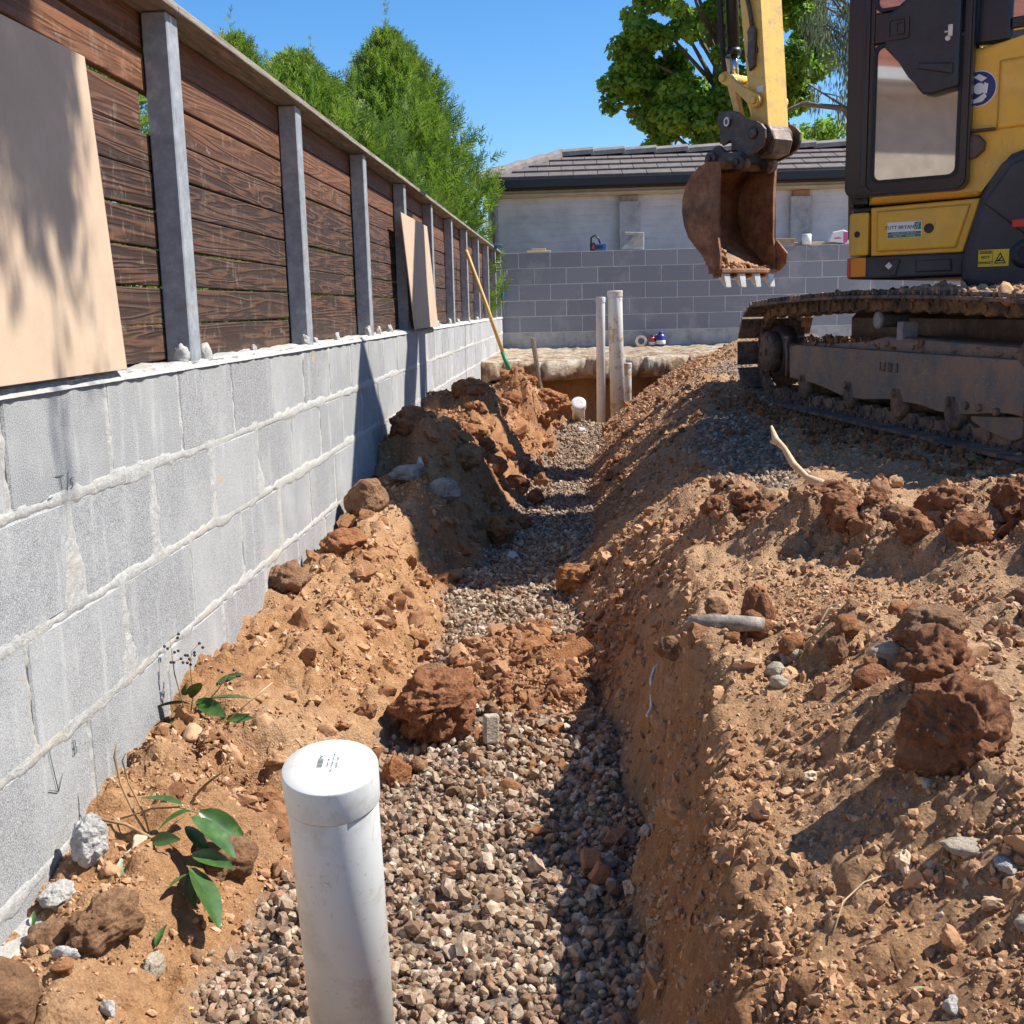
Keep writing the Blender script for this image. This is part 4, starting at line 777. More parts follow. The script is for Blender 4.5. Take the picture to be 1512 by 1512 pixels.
m = P(); m.prism([(.452, .76), (.462, .752), (.549, .738), (.578, .745), (.598, .768), (.617, .815), (.722, .925), (.720, .98), (.713, 1.045), (.640, 1.095), (.578, 1.115), (.47, 1.12), (.452, 1.10)], 1.009, 1.045, 'y', .014, 3); m.prism([(.47, .80), (.60, .835), (.59, .855), (.47, .84)], 1.040, 1.053, 'y', .006, 2); tp_ = part(m, 'door_trim', 'black_plastic', dr)
m = P(); ring(m, rrect(.632, .716, .948, 1.030, .012, 3), rrect(.644, .704, .960, 1.018, .008, 3), 1.040, 1.052); ring(m, rrect(.650, .683, .966, 1.012, .006, 3), rrect(.656, .677, .972, 1.006, .004, 3), 1.041, 1.050); part(m, 'door_handle', 'black_gloss', dr)
m = P(); m.lathe([(.009, 0), (.009, .012)], 10, (.492, 1.042, .925), (0, 1, 0)); m.box(.476, .492, 1.044, 1.054, .93, .972, .002); m.box(.480, .505, 1.044, 1.050, .946, .952, .001); part(m, 'latch', 'bright_steel', dr)
# a strip of plan drawings in the cab, seen through the glass
m = P(); m.box(.50, .70, .80, .803, .50, .62, .002); part(m, 'paper', 'white_print')
# boom, stick, linkage, bucket
m = P(MA)
bo_ = [(-1.02, .18), (-.90, .18), (-.83, .9), (-.80, 1.7), (-.62, 2.10), (-.15, 2.32), (.12, 2.42), (.12, 2.52), (-.2, 2.56), (-.72, 2.42), (-.98, 2.10), (-1.03, 1.2)]
m.prism(bo_, -.10, .05, 'y', .012, 2); part(m, 'boom', 'yellow_paint')
m = P(); m.box(.82, 1.12, -.24, .02, .10, .34, .03, 2); part(m, 'swing_bracket', 'dark_steel')
m = P(MA); m.tube([(-.74, -.03, .30), (-.72, -.03, 1.05)], .055, 16); m.tube([(-.72, -.03, 1.05), (-.70, -.03, 1.6)], .028, 12); part(m, 'boom_cylinder', 'black_plastic')
m = P(MA); m.tube([(-.62, -.03, 2.58), (.0, -.03, 2.74)], .05, 14); m.tube([(.0, -.03, 2.74), (.30, -.03, 2.80)], .026, 12); part(m, 'arm_cylinder', 'black_plastic')
m = P(MA)
m.prism([(-.205, .90), (-.13, .885), (-.09, .96), (-.055, 1.16), (-.02, 1.40), (.05, 1.9), (.20, 2.45), (.32, 2.80), (.22, 2.84), (.02, 2.60), (-.05, 2.3), (-.10, 1.9), (-.140, 1.55), (-.178, 1.17)], -.105, .055, 'y', .006, 2)
st = part(m, 'stick', 'worn_yellow')
m = P(MA); m.prism([(-.125, 1.09), (-.165, 1.088), (-.172, 1.118), (-.122, 1.12)], .0555, .0570); part(m, 'sticker', 'white_print', st)
m = P(MA)
for y in (.057, -.107): m.lathe([(.022, 0), (.022, .012)], 14, (-.11, y, 1.30), (0, 1 if y > 0 else -1, 0)); 
m.prism([(-.12, 1.22), (-.085, 1.20), (-.07, 1.27), (-.085, 1.36), (-.065, 1.40), (-.095, 1.44), (-.125, 1.40)], .056, .080, 'y', .008, 2); m.tube([(-.10, .068, 1.40), (-.085, .075, 1.5), (-.045, .07, 1.62), (-.03, .07, 1.9)], .012, 8); part(m, 'valve', 'dark_steel', st)
m = P(MA); m.lathe([(.040, .0), (.055, .0), (.060, .01), (.060, .165), (.055, .175), (.040, .175)], 28, (-.168, -.115, .865), (0, 1, 0)); m.prism([(-.215, .905), (-.10, .905), (-.085, .82), (-.14, .755), (-.22, .77), (-.245, .84)], -.10, .05, 'y', .012, 2); part(m, 'stick_end', 'dark_steel', st)
m = P(MA); m.tube([(.178, -.02, 2.25), (.118, -.02, 1.335)], .034, 18); m.lathe([(.040, 0), (.040, .03)], 18, (.118, -.02, 1.330), (.065, 0, 1)); m.lathe([(.04, 0), (.04, .04)], 18, (.15, -.02, 1.8), (.065, 0, 1)); bc = part(m, 'bucket_cylinder', 'black_plastic')
m = P(MA); m.tube([(.118, -.02, 1.34), (.100, -.02, 1.20)], .019, 16); part(m, 'rod', 'chrome', bc)
m = P(MA); m.tube([(.225, .035, 2.25), (.165, .035, 1.5), (.145, .035, 1.33), (.135, .03, 1.24)], .013, 10); m.tube([(.205, -.02, 2.2), (.155, .045, 1.6), (.130, .045, 1.36)], .009, 8); part(m, 'hydraulic_hose', 'rubber')
m = P(MA); m.box(.128, .150, -.01, .035, 1.22, 1.31, .004); part(m, 'hose_clamp', 'white_paint')
def dog(m, a, b, ra, rb, w, y0, y1):
    a = Vector((a[0], 0, a[1])); b = Vector((b[0], 0, b[1])); d = (b-a).normalized(); n = Vector((-d.z, 0, d.x)); L = (b-a).length; o = []
    pts = [(a+d*(L*t))+n*h for t, h in ((.18, w), (.5, w*.8), (.82, w))]; aa = math.atan2(n.z, n.x)
    for k in range(9): t = aa+PI/2*0+k*PI/8; o.append((a.x+ra*math.cos(t), a.z+ra*math.sin(t)))
    q = [(a+d*(L*t))-n*h for t, h in ((.18, w), (.5, w*.8), (.82, w))]; o += [(p.x, p.z) for p in q]
    for k in range(9): t = aa+PI+k*PI/8; o.append((b.x+rb*math.cos(t), b.z+rb*math.sin(t)))
    o += [(p.x, p.z) for p in pts[::-1]]; m.prism(o, y0, y1, 'y', .005, 1); return m
m = P(MA); dog(m, (.085, 1.195), (-.135, 1.045), .032, .036, .024, .062, .092); dog(m, (.085, 1.195), (-.135, 1.045), .032, .036, .024, -.142, -.112); m.lathe([(.020, 0), (.020, .012), (.012, .014)], 16, (-.135, .092, 1.045), (0, 1, 0)); m.lathe([(.024, -.17), (.024, .02), (.016, .028)], 16, (.085, .085, 1.195), (0, 1, 0)); part(m, 'tipping_link', 'worn_yellow')
m = P(MA); dog(m, (.075, 1.17), (.0, .93), .028, .030, .022, .015, .050); dog(m, (.075, 1.17), (-.03, .93), .028, .030, .022, -.095, -.06); part(m, 'tipping_link', 'worn_yellow')
hp = [(.103, .985), (.085, 1.005), (.045, 1.016), (.002, 1.013), (-.045, 1.000), (-.070, .985), (-.095, .958), (-.127, .944), (-.180, .934), (-.215, .915), (-.244, .885), (-.245, .84), (-.226, .802), (-.180, .775), (-.129, .760), (-.088, .752), (-.06, .79), (-.03, .845), (.0, .865), (.03, .845), (.057, .838), (.075, .87), (.073, .932)]
m = P(MA); m.prism(hp, .105, .125, 'y', .003, 1); m.prism(hp, -.165, -.145, 'y', .003, 1); m.box(-.20, .02, -.144, .104, .80, .86, .01); m.lathe([(.030, 0), (.030, .014), (.015, .016)], 18, (-.168, .125, .872), (0, 1, 0)); m.lathe([(.024, 0), (.024, .012)], 18, (.015, .125, .952), (0, 1, 0)); m.lathe([(.012, 0), (.012, .014)], 12, (.015, .125, .952), (0, 1, 0))
hc = part(m, 'quick_coupler', 'dark_steel')
m = P(MA); ring(m, [(.015+.020*math.cos(t*PI/8), .955+.024*math.sin(t*PI/8)) for t in range(16)], [(.015+.011*math.cos(t*PI/8), .955+.015*math.sin(t*PI/8)) for t in range(16)], .126, .1395); part(m, 'pin_ring', 'white_print', hc)
m = P(MA); m.prism([(.08, .93), (.07, .84), (.03, .80), (-.01, .82), (-.01, .90)], -.06, .04, 'y', .01, 2); m.box(-.01, .075, -.055, .085, .865, .91, .01); part(m, 'coupler_hook', 'dark_steel', hc)
ep = [(.145, .745), (.150, .79), (.131, .816), (.10, .838), (.072, .840), (.03, .80), (-.01, .79), (-.059, .793), (-.100, .785), (-.135, .750), (-.12, .705), (-.089, .688), (.041, .690)]
# the bucket: an open shell with thick side plates
prof = [(-.028, .735), (.040, .745), (.105, .725), (.165, .685), (.205, .635), (.228, .570), (.232, .498), (.215, .425), (.183, .360), (.125, .305), (.061, .250), (.012, .195), (-.020, .150)]
yl, yr = .243, -.172; m = P(MA); t = .012
inn = []
for i, p in enumerate(prof):
    a = Vector(prof[max(i-1, 0)]); b = Vector(prof[min(i+1, len(prof)-1)]); d = (b-a).normalized(); n = Vector((-d.y, d.x))*t; inn.append((p[0]-abs(n.x)*1 if n.x > 0 or True else 0, p[1]+n.y*0))
inn = [(p[0]-.012, p[1]-.004) for p in prof]
v = [[m.bm.verts.new((p[0], y, p[1])) for p in L] for L, y in ((prof, yl), (prof, yr), (inn, yr), (inn, yl))]
for a, b in ((0, 1), (1, 2), (2, 3), (3, 0)):
    for k in range(len(prof)-1): m.bm.faces.new((v[a][k], v[a][k+1], v[b][k+1], v[b][k])).smooth = a in (0, 2)
for k in (0, -1): m.bm.faces.new([v[a][k] for a in range(4)])
m._x([q for r in v for q in r]); bk = part(m, 'bucket_shell', 'rusty_steel')
for y0, y1 in ((yl+.001, yl+.015), (yr-.015, yr-.001)):
    m = P(MA); m.prism([(-.040, .738)]+prof[1:]+[(-.035, .165), (-.052, .22), (-.030, .33), (-.026, .50), (-.034, .66)], y0, y1, 'y', .003, 1)
    m.prism([(-.055, .735), (-.022, .742), (-.010, .60), (-.010, .45), (-.018, .25), (-.060, .17), (-.066, .25), (-.045, .35), (-.045, .60)], y0-.004, y1+.004, 'y', .004, 1); part(m, 'side_plate', 'rusty_steel', bk)
m = P(MA); m.prism([(-.02, .335), (-.060, .335), (-.135, .262), (-.125, .205), (-.080, .17), (-.02, .17)], yr-.032, yr-.017, 'y', .004, 1); m.lathe([(.011, 0), (.011, .01)], 8, (-.05, yr-.032, .22), (0, -1, 0)); m.lathe([(.011, 0), (.011, .01)], 8, (-.05, yr-.032, .30), (0, -1, 0)); part(m, 'side_cutter', 'rusty_steel', bk)
m = P(MA); m.box(-.075, .03, yr-.01, yl+.01, .158, .182, .004); m.box(-.055, .03, yr+.005, yl-.005, .705, .745, .012, 2); part(m, 'lip', 'rusty_steel', bk)
for y in (.125, -.085):
    m = P(MA); m.prism(ep, y-.014, y+.014, 'y', .003, 1); m.lathe([(.034, -.036), (.040, -.03), (.040, .03), (.034, .036)], 18, (.118, y, .775), (0, 1, 0)); m.lathe([(.034, -.036), (.040, -.03), (.040, .03), (.034, .036)], 18, (-.085, y, .735), (0, 1, 0)); m.lathe([(.016, .036), (.016, .05)], 12, (-.085, y, .735), (0, 1, 0)); m.lathe([(.016, .036), (.016, .05)], 12, (.118, y, .775), (0, 1, 0)); part(m, 'ear', 'dark_steel', bk)
for y in (.205, .087, -.030, -.142):
    m = P(MA); m.box(-.052, .018, y-.030, y+.030, .135, .205, .008); tt = part(m, 'tooth_holder', 'rusty_steel', bk)
    m = P(MA); a = [(-.062, y-.026, .165), (-.005, y-.026, .160), (-.005, y+.026, .160), (-.062, y+.026, .165)]; b = [(-.080, y-.021, .082), (-.068, y-.021, .080), (-.068, y+.021, .080), (-.080, y+.021, .082)]
    va = [m.bm.verts.new(q) for q in a]; vb = [m.bm.verts.new(q) for q in b]; m.bm.faces.new(va); m.bm.faces.new(vb[::-1])
    for k in range(4): m.bm.faces.new((va[k], vb[k], vb[(k+1) % 4], va[(k+1) % 4]))
    bmesh.ops.bevel(m.bm, geom=m.bm.edges[:], offset=.003, segments=1, affect='EDGES'); m._x(list(m.bm.verts)); part(m, 'bucket_tooth', 'bright_steel', bk)
s = np.random.default_rng(31); Pp = []
for k in range(420):
    y = s.uniform(-.15, .225); e = abs(y-.2)/.36; h = .165+s.uniform(0, .06)*(1.25-e)+(.10*s.uniform()**2 if y > .17 else 0); Pp.append((MA@Vector((s.uniform(-.05, .10), y, h)))[:])
scatter('clay_in_bucket', np.array(Pp), s.uniform(.007, .022, 420), s.beta(1.6, 3.4, 420), 'crumbs', 2, 'reddish clay left in the mouth of the bucket', 6, .5, (.5, .9), True)
# ------------------------------------------------------------------ pipes in the trench
def pipe(name, base, top, r, mat, label, cap=None, group=None):
    """standing pipe; cap: (radius, height)"""
    o = Vector(base); d = (Vector(top)-o); L = d.length; d.normalize(); e = empty(name, base); tag(e, label, 'pipe', group)
    m = MB(); m.lathe([(r*.9, 0), (r, 0), (r, L-.003), (r*.985, L), (r*.90, L), (r*.90, L-.10)], 48, (0, 0, 0), d); m.build('pipe_barrel', mat, e)
    if cap:
        R, h = cap; m = MB(); m.lathe([(r*1.003, L-h+.004), (R*.99, L-h), (R, L-h+.002), (R*1.002, L-.003), (R*.997, L-.001), (R*.985, L+.0005), (R*.5, L+.001), (.001, L+.001)], 64, (0, 0, 0), d); m.build('cap', mat, e)
    return e, d, L
e, d, L = pipe('upright_pipe', (-.3245, 1.425, -1.16), (-.311, 1.300, -.556), .0572, 'white_pvc', 'white plastic pipe with a flat end cap standing in the gravel in the foreground', (.0598, .046))
q = d.to_track_quat('Z', 'Y').to_matrix().to_4x4(); Mq = q@Matrix.Translation((0, 0, L+.0016))@Matrix.Rotation(math.radians(0), 4, 'Z')
# small print and bar marks moulded on the cap: find the frame in which text reads from the camera
ux = Vector((.97, .22, .05)); uz = d; ux = (ux-uz*ux.dot(uz)).normalized(); uy = uz.cross(ux); Bm = Matrix(((ux.x, uy.x, uz.x, 0), (ux.y, uy.y, uz.y, 0), (ux.z, uy.z, uz.z, 0), (0, 0, 0, 1)))@Matrix.Translation((-.012, .008, L+.0012))@Matrix.Rotation(math.radians(80), 4, 'Z')
text('W', .0075, 'grey_print', Bm@Matrix.Translation((.013, 0, 0)), 'print', e, .0002)
mb = MB(); mb.M = Bm
for k, w in enumerate((.8, 1.5, .6, 1.1, .8, 1.6, .7, 1.2, .6)): mb.box(-.009+k*.0021, -.009+k*.0021+.0008*w, -.0035, .0035, 0, .0003)
mb.build('print', 'grey_print', e)
for k, t in enumerate(('DWV 100', 'PVC-U PUSH ON CAP', 'AS/NZS 1260')): text(t, .0042, 'grey_print', Bm@Matrix.Translation((.001, -.010-.0055*k, 0)), 'print', e, .0001)
pipe('upright_pipe', (.222, 9.62, -1.05), (.228, 9.6, .075), .0375, 'white_pvc', 'thinner of the two tall white pipes standing in the pit, left of the muddy one', (.041, .045))
pipe('upright_pipe', (.375, 9.75, -1.1), (.352, 9.7, .125), .062, 'muddy_pvc', 'thicker tall white pipe stained with mud, standing in the pit', (.066, .05))
pipe('upright_pipe', (.462, 10.0, -1.2), (.462, 10.0, -.50), .042, 'muddy_pvc', 'short white pipe stub half hidden behind the thick muddy pipe', (.046, .04))
pipe('pipe_elbow', (.03, 9.45, -.95), (.03, 9.25, -.78), .052, 'white_pvc', 'round white pipe end poking out of the clay left of the tall pipes', (.062, .06))
# ------------------------------------------------------------------ shovel, stake, things on the back wall
so_ = (-.52, 9.35, -.62); sh = empty('shovel', so_); tag(sh, 'long handled shovel with wooden handle leaning on the far end of the fence', 'shovel')
a = Vector((-.885, 9.5, .485)); b = Vector((-.578, 9.36, -.40)); dv = (b-a).normalized()
m = MB(); m.tube([a, a+dv*.02, a.lerp(b, .5)+Vector((.006, 0, .0)), b], [.014, .0165, .0165, .017], 12); m.build('handle', 'handle_wood', sh, org=so_)
m = MB(); m.tube([b+dv*-.05, b+dv*.12], [.0185, .020], 12); m.build('collar', 'shovel_green', sh, org=so_)
m = MB(); c0 = b+dv*.10; m.tube([c0, c0+dv*.10+Vector((.0, -.01, 0)), c0+dv*.17], [.017, .016, .012], 10); m.build('socket', 'shovel_steel', sh, org=so_)
m = MB(); side = Vector((.93, -.25, .28)).normalized(); n = dv.cross(side).normalized(); rows = []
for i, (t, w, bow) in enumerate([(0, .085, .015), (.02, .105, .02), (.10, .112, .028), (.19, .095, .03), (.25, .055, .03), (.285, .008, .03)]):
    rows.append([m.bm.verts.new(c0+dv*(.10+t)+side*(w*u)+n*(bow*(u*u-1)*1.4)) for u in (-1, -.6, -.2, .2, .6, 1)])
for r1, r2 in zip(rows, rows[1:]):
    for k in range(5): m.bm.faces.new((r1[k], r1[k+1], r2[k+1], r2[k])).smooth = True
bmesh.ops.solidify(m.bm, geom=m.bm.faces[:], thickness=.003); m.build('blade', 'shovel_steel', sh, org=so_)
m = MB(); m.box(-.012, .012, -.03, .03, -.35, .27, .003); o = one(m, 'wooden_stake', 'grey_timber', (0, 0, 0), 'grey timber stake stuck in the edge of the pit near the shovel', 'stake'); o.location = (-.36, 10.9, -.55); o.rotation_euler = (0, -.16, .5)
# the top of the rear wall
WZ = .693; WYv = 14.55
m = MB(); m.box(-.58, -.28, WYv, WYv+.1, WZ, WZ+.02, .003); m.box(-.52, -.34, WYv+.01, WYv+.08, WZ+.0205, WZ+.045, .003); one(m, 'timber_offcut', 'pale_wood', (-.43, WYv+.05, WZ), 'small timber offcuts lying on the left end of the rear wall', 'timber')
e = empty('tool_bag', (.31, WYv+.05, WZ)); tag(e, 'blue and black tool with a carry handle standing on the rear wall', 'tool'); eo = (.31, WYv+.05, WZ)
m = MB(); m.box(.29, .43, WYv, WYv+.1, WZ, WZ+.085, .01, 2); m.build('case', 'blue_plastic', e, org=eo)
m = MB(); m.box(.22, .288, WYv, WYv+.09, WZ, WZ+.10, .01, 2); m.tube([(.235, WYv+.04, WZ+.09), (.235, WYv+.04, WZ+.16), (.28, WYv+.04, WZ+.19), (.33, WYv+.04, WZ+.15), (.35, WYv+.04, WZ+.08)], .012, 8); m.box(.30, .38, WYv-.004, WYv-.001, WZ+.02, WZ+.06); m.build('handle', 'black_plastic', e, org=eo)
m = MB(); m.box(.25, .275, WYv-.003, WYv-.0005, WZ+.02, WZ+.075); m.build('battery', 'bottle_red', e, org=eo)
m = MB(); m.prism([(.62, WZ), (.90, WZ), (.90, WZ+.21), (.66, WZ+.22), (.66, WZ+.185), (.80, WZ+.175), (.70, WZ+.08), (.62, WZ+.03)], WYv, WYv+.12, 'y', .008, 2); one(m, 'block_piece', 'pale_block', (.76, WYv, WZ), 'broken piece of pale hollow concrete block sitting on the rear wall by the pier', 'block')
m = MB(); m.box(2.58, 4.1, WYv+.03, WYv+.12, WZ, WZ+.035, .004); one(m, 'timber_plank', 'pale_wood', (3.2, WYv+.05, WZ), 'long thin timber plank lying on the rear wall behind the bucket', 'timber')
m = MB(); m.box(2.45, 2.78, WYv, WYv+.07, WZ+.0355, WZ+.085, .004); one(m, 'timber_plank', 'old_wood', (2.6, WYv+.05, WZ), 'short darker timber piece on top of the plank on the rear wall', 'timber')
m = MB(); m.lathe([(.05, 0), (.058, .004), (.058, .125), (.05, .13), (.02, .13), (.02, .10)], 24, (2.92, WYv-.01, WZ)); one(m, 'paper_roll', 'white_paint', (2.92, WYv-.01, WZ), 'white paper roll standing on the rear wall', 'roll')
e = empty('paper_packet', (3.32, WYv, WZ)); tag(e, 'white and pink packet leaning on the rear wall beside the machine', 'packet'); eo = (3.32, WYv, WZ)
m = MB(); m.prism([(3.19, WZ+.03), (3.42, WZ+.0), (3.42, WZ+.15), (3.37, WZ+.17), (3.24, WZ+.145)], WYv-.02, WYv+.08, 'y', .012, 2); m.build('wrapper', 'white_paint', e, org=eo)
m = MB(); m.box(3.37, 3.418, WYv-.024, WYv-.0205, WZ+.01, WZ+.14); m.box(3.26, 3.34, WYv-.024, WYv-.0205, WZ+.06, WZ+.075); m.build('print', 'pink_print', e, org=eo)
# at the foot of the rear wall
fz = -.525
def bottle(x, y, r, h, mat, capm, label):
    e = empty('spray_bottle', (x, y, fz)); tag(e, label, 'bottle'); m = MB(); m.lathe([(r*.9, 0), (r, .01), (r, h*.70), (r*.8, h*.8), (r*.45, h*.88), (r*.45, h*.9)], 24); m.build('body', mat, e)
    m = MB(); m.lathe([(r*.55, h*.885), (r*.55, h), (r*.4, h*1.01)], 20); m.build('cap', capm, e)
    m = MB(); m.lathe([(r*1.004, h*.2), (r*1.012, h*.205), (r*1.012, h*.45), (r*1.004, h*.455)], 24); m.build('label_band', 'white_print', e)
bottle(.985, 14.33, .048, .15, 'bottle_red', 'black_plastic', 'red bottle standing at the foot of the rear wall')
bottle(1.09, 14.30, .058, .19, 'bottle_blue', 'bottle_blue', 'blue bottle standing at the foot of the rear wall beside the red one')
bottle(1.045, 14.42, .03, .16, 'bottle_blue', 'white_print', 'thin blue bottle half hidden between the red and the blue bottles')
m = MB(); q = Matrix.Translation((.845, 14.33, fz+.075))@Matrix.Rotation(-.25, 4, 'X'); m.M = q; ring(m, [(.075*math.cos(a*PI/14), .075*math.sin(a*PI/14)) for a in range(28)], [(.042*math.cos(a*PI/14), .042*math.sin(a*PI/14)) for a in range(28)], -.025, .025); e = one(m, 'tape_roll', 'pale_stone', (.845, 14.33, fz), 'round roll of tape standing on edge at the foot of the rear wall', 'tape'); m = MB(); m.M = q; ring(m, [(.077*math.cos(a*PI/14), .077*math.sin(a*PI/14)) for a in range(28)], [(.0752*math.cos(a*PI/14), .0752*math.sin(a*PI/14)) for a in range(28)], -.024, .0); o = m.build('wrapping', 'orange_plastic', e, org=(.845, 14.33, fz))
m = MB(); m.box(-.915, -.80, 12.9, 13.3, .697, .712, .004); m.prism([(-.885, .66), (-.86, .66), (-.86, .70), (-.885, .70)], 12.95, 13.05, 'y'); one(m, 'blue_tape', 'blue_plastic', (-.86, 13.1, .69), 'strip of blue tape on the far end of the fence capping', 'tape')
m = MB(); m.box(-.90, -.875, 14.30, 14.44, .12, .30, .01, 2); one(m, 'blue_cloth', 'blue_plastic', (-.89, 14.37, .12), 'blue cloth hanging on the last fence post', 'cloth')
# ------------------------------------------------------------------ boulders, bricks and bits with a look of their own
R = rock
R('clay_boulder', -.352, 2.62, (.245, .20, .20), 'red_clay', 3, 'large rough lump of red clay sitting on the gravel behind the white pipe', 'boulder', sub=6, rough=.34, chip=.55, pits=.10, sink=.06, z=-1.05)
R('clay_chunk', -.412, 2.36, (.085, .06, .075), 'orange_clay', 5, 'bright orange clay chunk just right of the pipe cap', 'clod', sub=5, rough=.2, chip=.8, sink=.1)
R('clay_chunk', -.372, 2.40, (.05, .045, .045), 'brown_soil', 6, 'small brown clod leaning on the bright orange chunk beside the pipe cap', 'clod', sub=4, rough=.2, chip=.6, sink=.1)
m = MB(); m.box(-.018, .018, -.013, .013, 0, .070, .005, 2); o = one(m, 'stone_offcut', 'pale_stone', (0, 0, 0), 'upright pale rectangular stone to the right of the large clay lump', 'stone'); o.location = (-.212, 2.53, gz(-.212, 2.53)+.012); o.rotation_euler = (-.1, .06, .3)
m = MB(); m.box(-.018, .018, -.010, .010, -.018, .020, .003, 1); o = one(m, 'brick_fragment', 'terracotta', (0, 0, 0), 'square flat brick fragment lying in the shaded gravel', 'brick'); o.location = (.018, 1.93, gz(.018, 1.93)+.034); o.rotation_euler = (-.9, .1, .2)
m = MB(); m.prism([(-.03, -.012), (.0, -.018), (.034, .010), (.030, .022), (-.004, .012)], -.006, .006, 'z', .002, 1); o = one(m, 'brick_fragment', 'terracotta', (0, 0, 0), 'wedge shaped brick fragment uppermost of the three in the gravel', 'brick'); o.location = (.062, 2.04, gz(.062, 2.04)+.030); o.rotation_euler = (.5, .1, .35)
R('brick_fragment', .034, 1.885, (.046, .036, .046), 'terracotta', 8, 'chunky brick fragment lowest of the three in the gravel', 'brick', sub=3, rough=.12, chip=.9, sink=-.2, smooth=False)
R('brick_fragment', .118, 1.86, (.032, .024, .028), 'pale_stone', 9, 'tan stone chip at the foot of the right bank, right of the brick fragments', 'stone', sub=3, rough=.12, chip=.9, sink=.1, smooth=False)
R('clay_chunk', -.196, 2.01, (.028, .024, .024), 'orange_clay', 10, 'small orange clay bit alone on the sunny gravel', 'clod', sub=3, chip=.8, sink=.1)
m = MB(); m.box(-.06, .06, -.028, .028, -.012, .012, .004, 2); o = one(m, 'clay_slab', 'orange_clay', (0, 0, 0), 'flat orange slab of clay lying tilted among the rubble in the trench', 'slab'); o.location = (-.02, 3.02, gz(-.02, 3.02)+.016); o.rotation_euler = (.35, -.35, .5)
m = MB(); m.prism([(-.045, -.004), (.045, .0), (.046, .007), (-.044, .004)], -.002, .003, 'z', .001, 1); o = one(m, 'wood_splinter', 'terracotta', (0, 0, 0), 'thin reddish wood splinter on the shaded gravel at the foot of the bank', 'splinter'); o.location = (-.012, 2.66, gz(-.012, 2.66)+.026); o.rotation_euler = (.3, -.08, .1)
m = MB(); p0 = Vector((.188, 2.50, -.76)); m.tube([Vector((.192, 2.49, -.815)), Vector((.182, 2.475, -.812)), Vector((.172, 2.46, -.817)), Vector((.162, 2.42, -.825)), Vector((.158, 2.35, -.836)), Vector((.153, 2.28, -.845)), Vector((.141, 2.24, -.846))], .0032, 8); o = one(m, 'bent_wire', 'wire_coating', (.16, 2.4, -.84), 'bent white wire sticking out of the side of the bank', 'wire')
m = MB(); m.tube([(-.07, 0, 0), (-.03, .002, .002), (.03, -.002, .001), (.072, .004, -.002)], [.0135, .016, .0155, .013], 9); o = one(m, 'timber_piece', 'grey_timber', (0, 0, 0), 'short weathered grey timber piece lying on the edge of the right bank', 'timber'); o.location = (.282, 2.09, gz(.282, 2.09)+.016); o.rotation_euler = (0, -.02, -.12)
R('red_stone', .352, 2.15, (.075, .06, .115), 'red_clay', 12, 'upright reddish stone standing behind the weathered timber piece', 'stone', sub=5, rough=.16, chip=.9, sink=.12)
R('tan_stone', .205, 2.30, (.085, .06, .05), 'brown_soil', 13, 'broad tan clod on the crest of the bank left of the reddish upright stone', 'clod', sub=5, rough=.22, chip=.5, sink=.2)
R('tan_stone', .288, 2.27, (.055, .05, .052), 'brown_soil', 14, 'rounded tan clod touching the broad one on the bank crest', 'clod', sub=5, rough=.2, chip=.5, sink=.2)
R('brown_stone', .455, 1.93, (.045, .035, .07), 'brown_soil', 15, 'tall narrow brown stone in the band of rubble across the right bank', 'stone', sub=5, rough=.2, chip=.7, sink=.2)
R('clay_boulder', .490, 1.42, (.145, .13, .135), 'red_clay', 16, 'big knobbly dark red clod at the right edge throwing a shadow to its left', 'boulder', sub=6, rough=.33, chip=.55, pits=.16, sink=.24)
R('clay_boulder', .545, 1.66, (.13, .12, .09), 'red_clay', 17, 'knobbly dark clod just behind the big one at the right edge', 'clod', sub=5, rough=.34, chip=.3, pits=.25, sink=.15)
R('clay_boulder', .60, 1.86, (.12, .10, .075), 'brown_soil', 18, 'rounded brown clod behind the two knobbly red ones at the right edge', 'clod', sub=5, rough=.25, pits=.1, sink=.2)
R('flat_stone', .462, 1.275, (.068, .042, .018), 'pale_stone', 19, 'flat pale tan stone lying just below the big knobbly clod', 'stone', sub=4, rough=.14, chip=.6, sink=.3, rz=-.2)
R('white_stone', .487, 1.222, (.038, .022, .014), 'white_rubble', 20, 'white chalky stone next to the flat pale tan one', 'stone', sub=4, rough=.2, chip=.6, sink=.15)
R('orange_white_stone', .376, 1.058, (.022, .018, .018), 'white_rubble', 21, 'small bright white stone low on the right bank', 'stone', sub=3, chip=.8, sink=.15)
R('pale_stone', .478, 1.13, (.034, .026, .020), 'pale_stone', 22, 'pale rounded stone near the right edge below the white chalky stone', 'stone', sub=4, rough=.18, chip=.6, sink=.15)
R('white_rubble', -.842, 1.74, (.062, .06, .085), 'white_rubble', 23, 'upright white lump of hardened mortar at the foot of the block wall', 'rubble', sub=5, rough=.22, pits=.1, sink=.1)
R('white_rubble', -.862, 1.655, (.055, .06, .035), 'white_rubble', 24, 'flatter white mortar rubble below the upright lump by the block wall', 'rubble', sub=5, rough=.25, pits=.1, sink=.2)
R('white_rubble', -.685, 1.425, (.036, .018, .03), 'white_rubble', 25, 'jagged white chip standing in the soil at the bottom left', 'rubble', sub=3, rough=.25, chip=.8, sink=.1)
R('white_rubble', -.775, 1.49, (.05, .022, .02), 'white_rubble', 26, 'small white chip lying left of the jagged one at the bottom left', 'rubble', sub=3, rough=.25, chip=.8, sink=.2)
R('terracotta_chip', -.755, 1.45, (.036, .026, .022), 'orange_clay', 27, 'orange chip in the soil at the bottom left', 'chip', sub=3, chip=.8, sink=.15)
R('pale_stone', -.668, 1.56, (.045, .022, .052), 'pale_stone', 28, 'pale tan stone standing on the slope left of the foreground pipe', 'stone', sub=4, rough=.16, chip=.8, sink=.15)
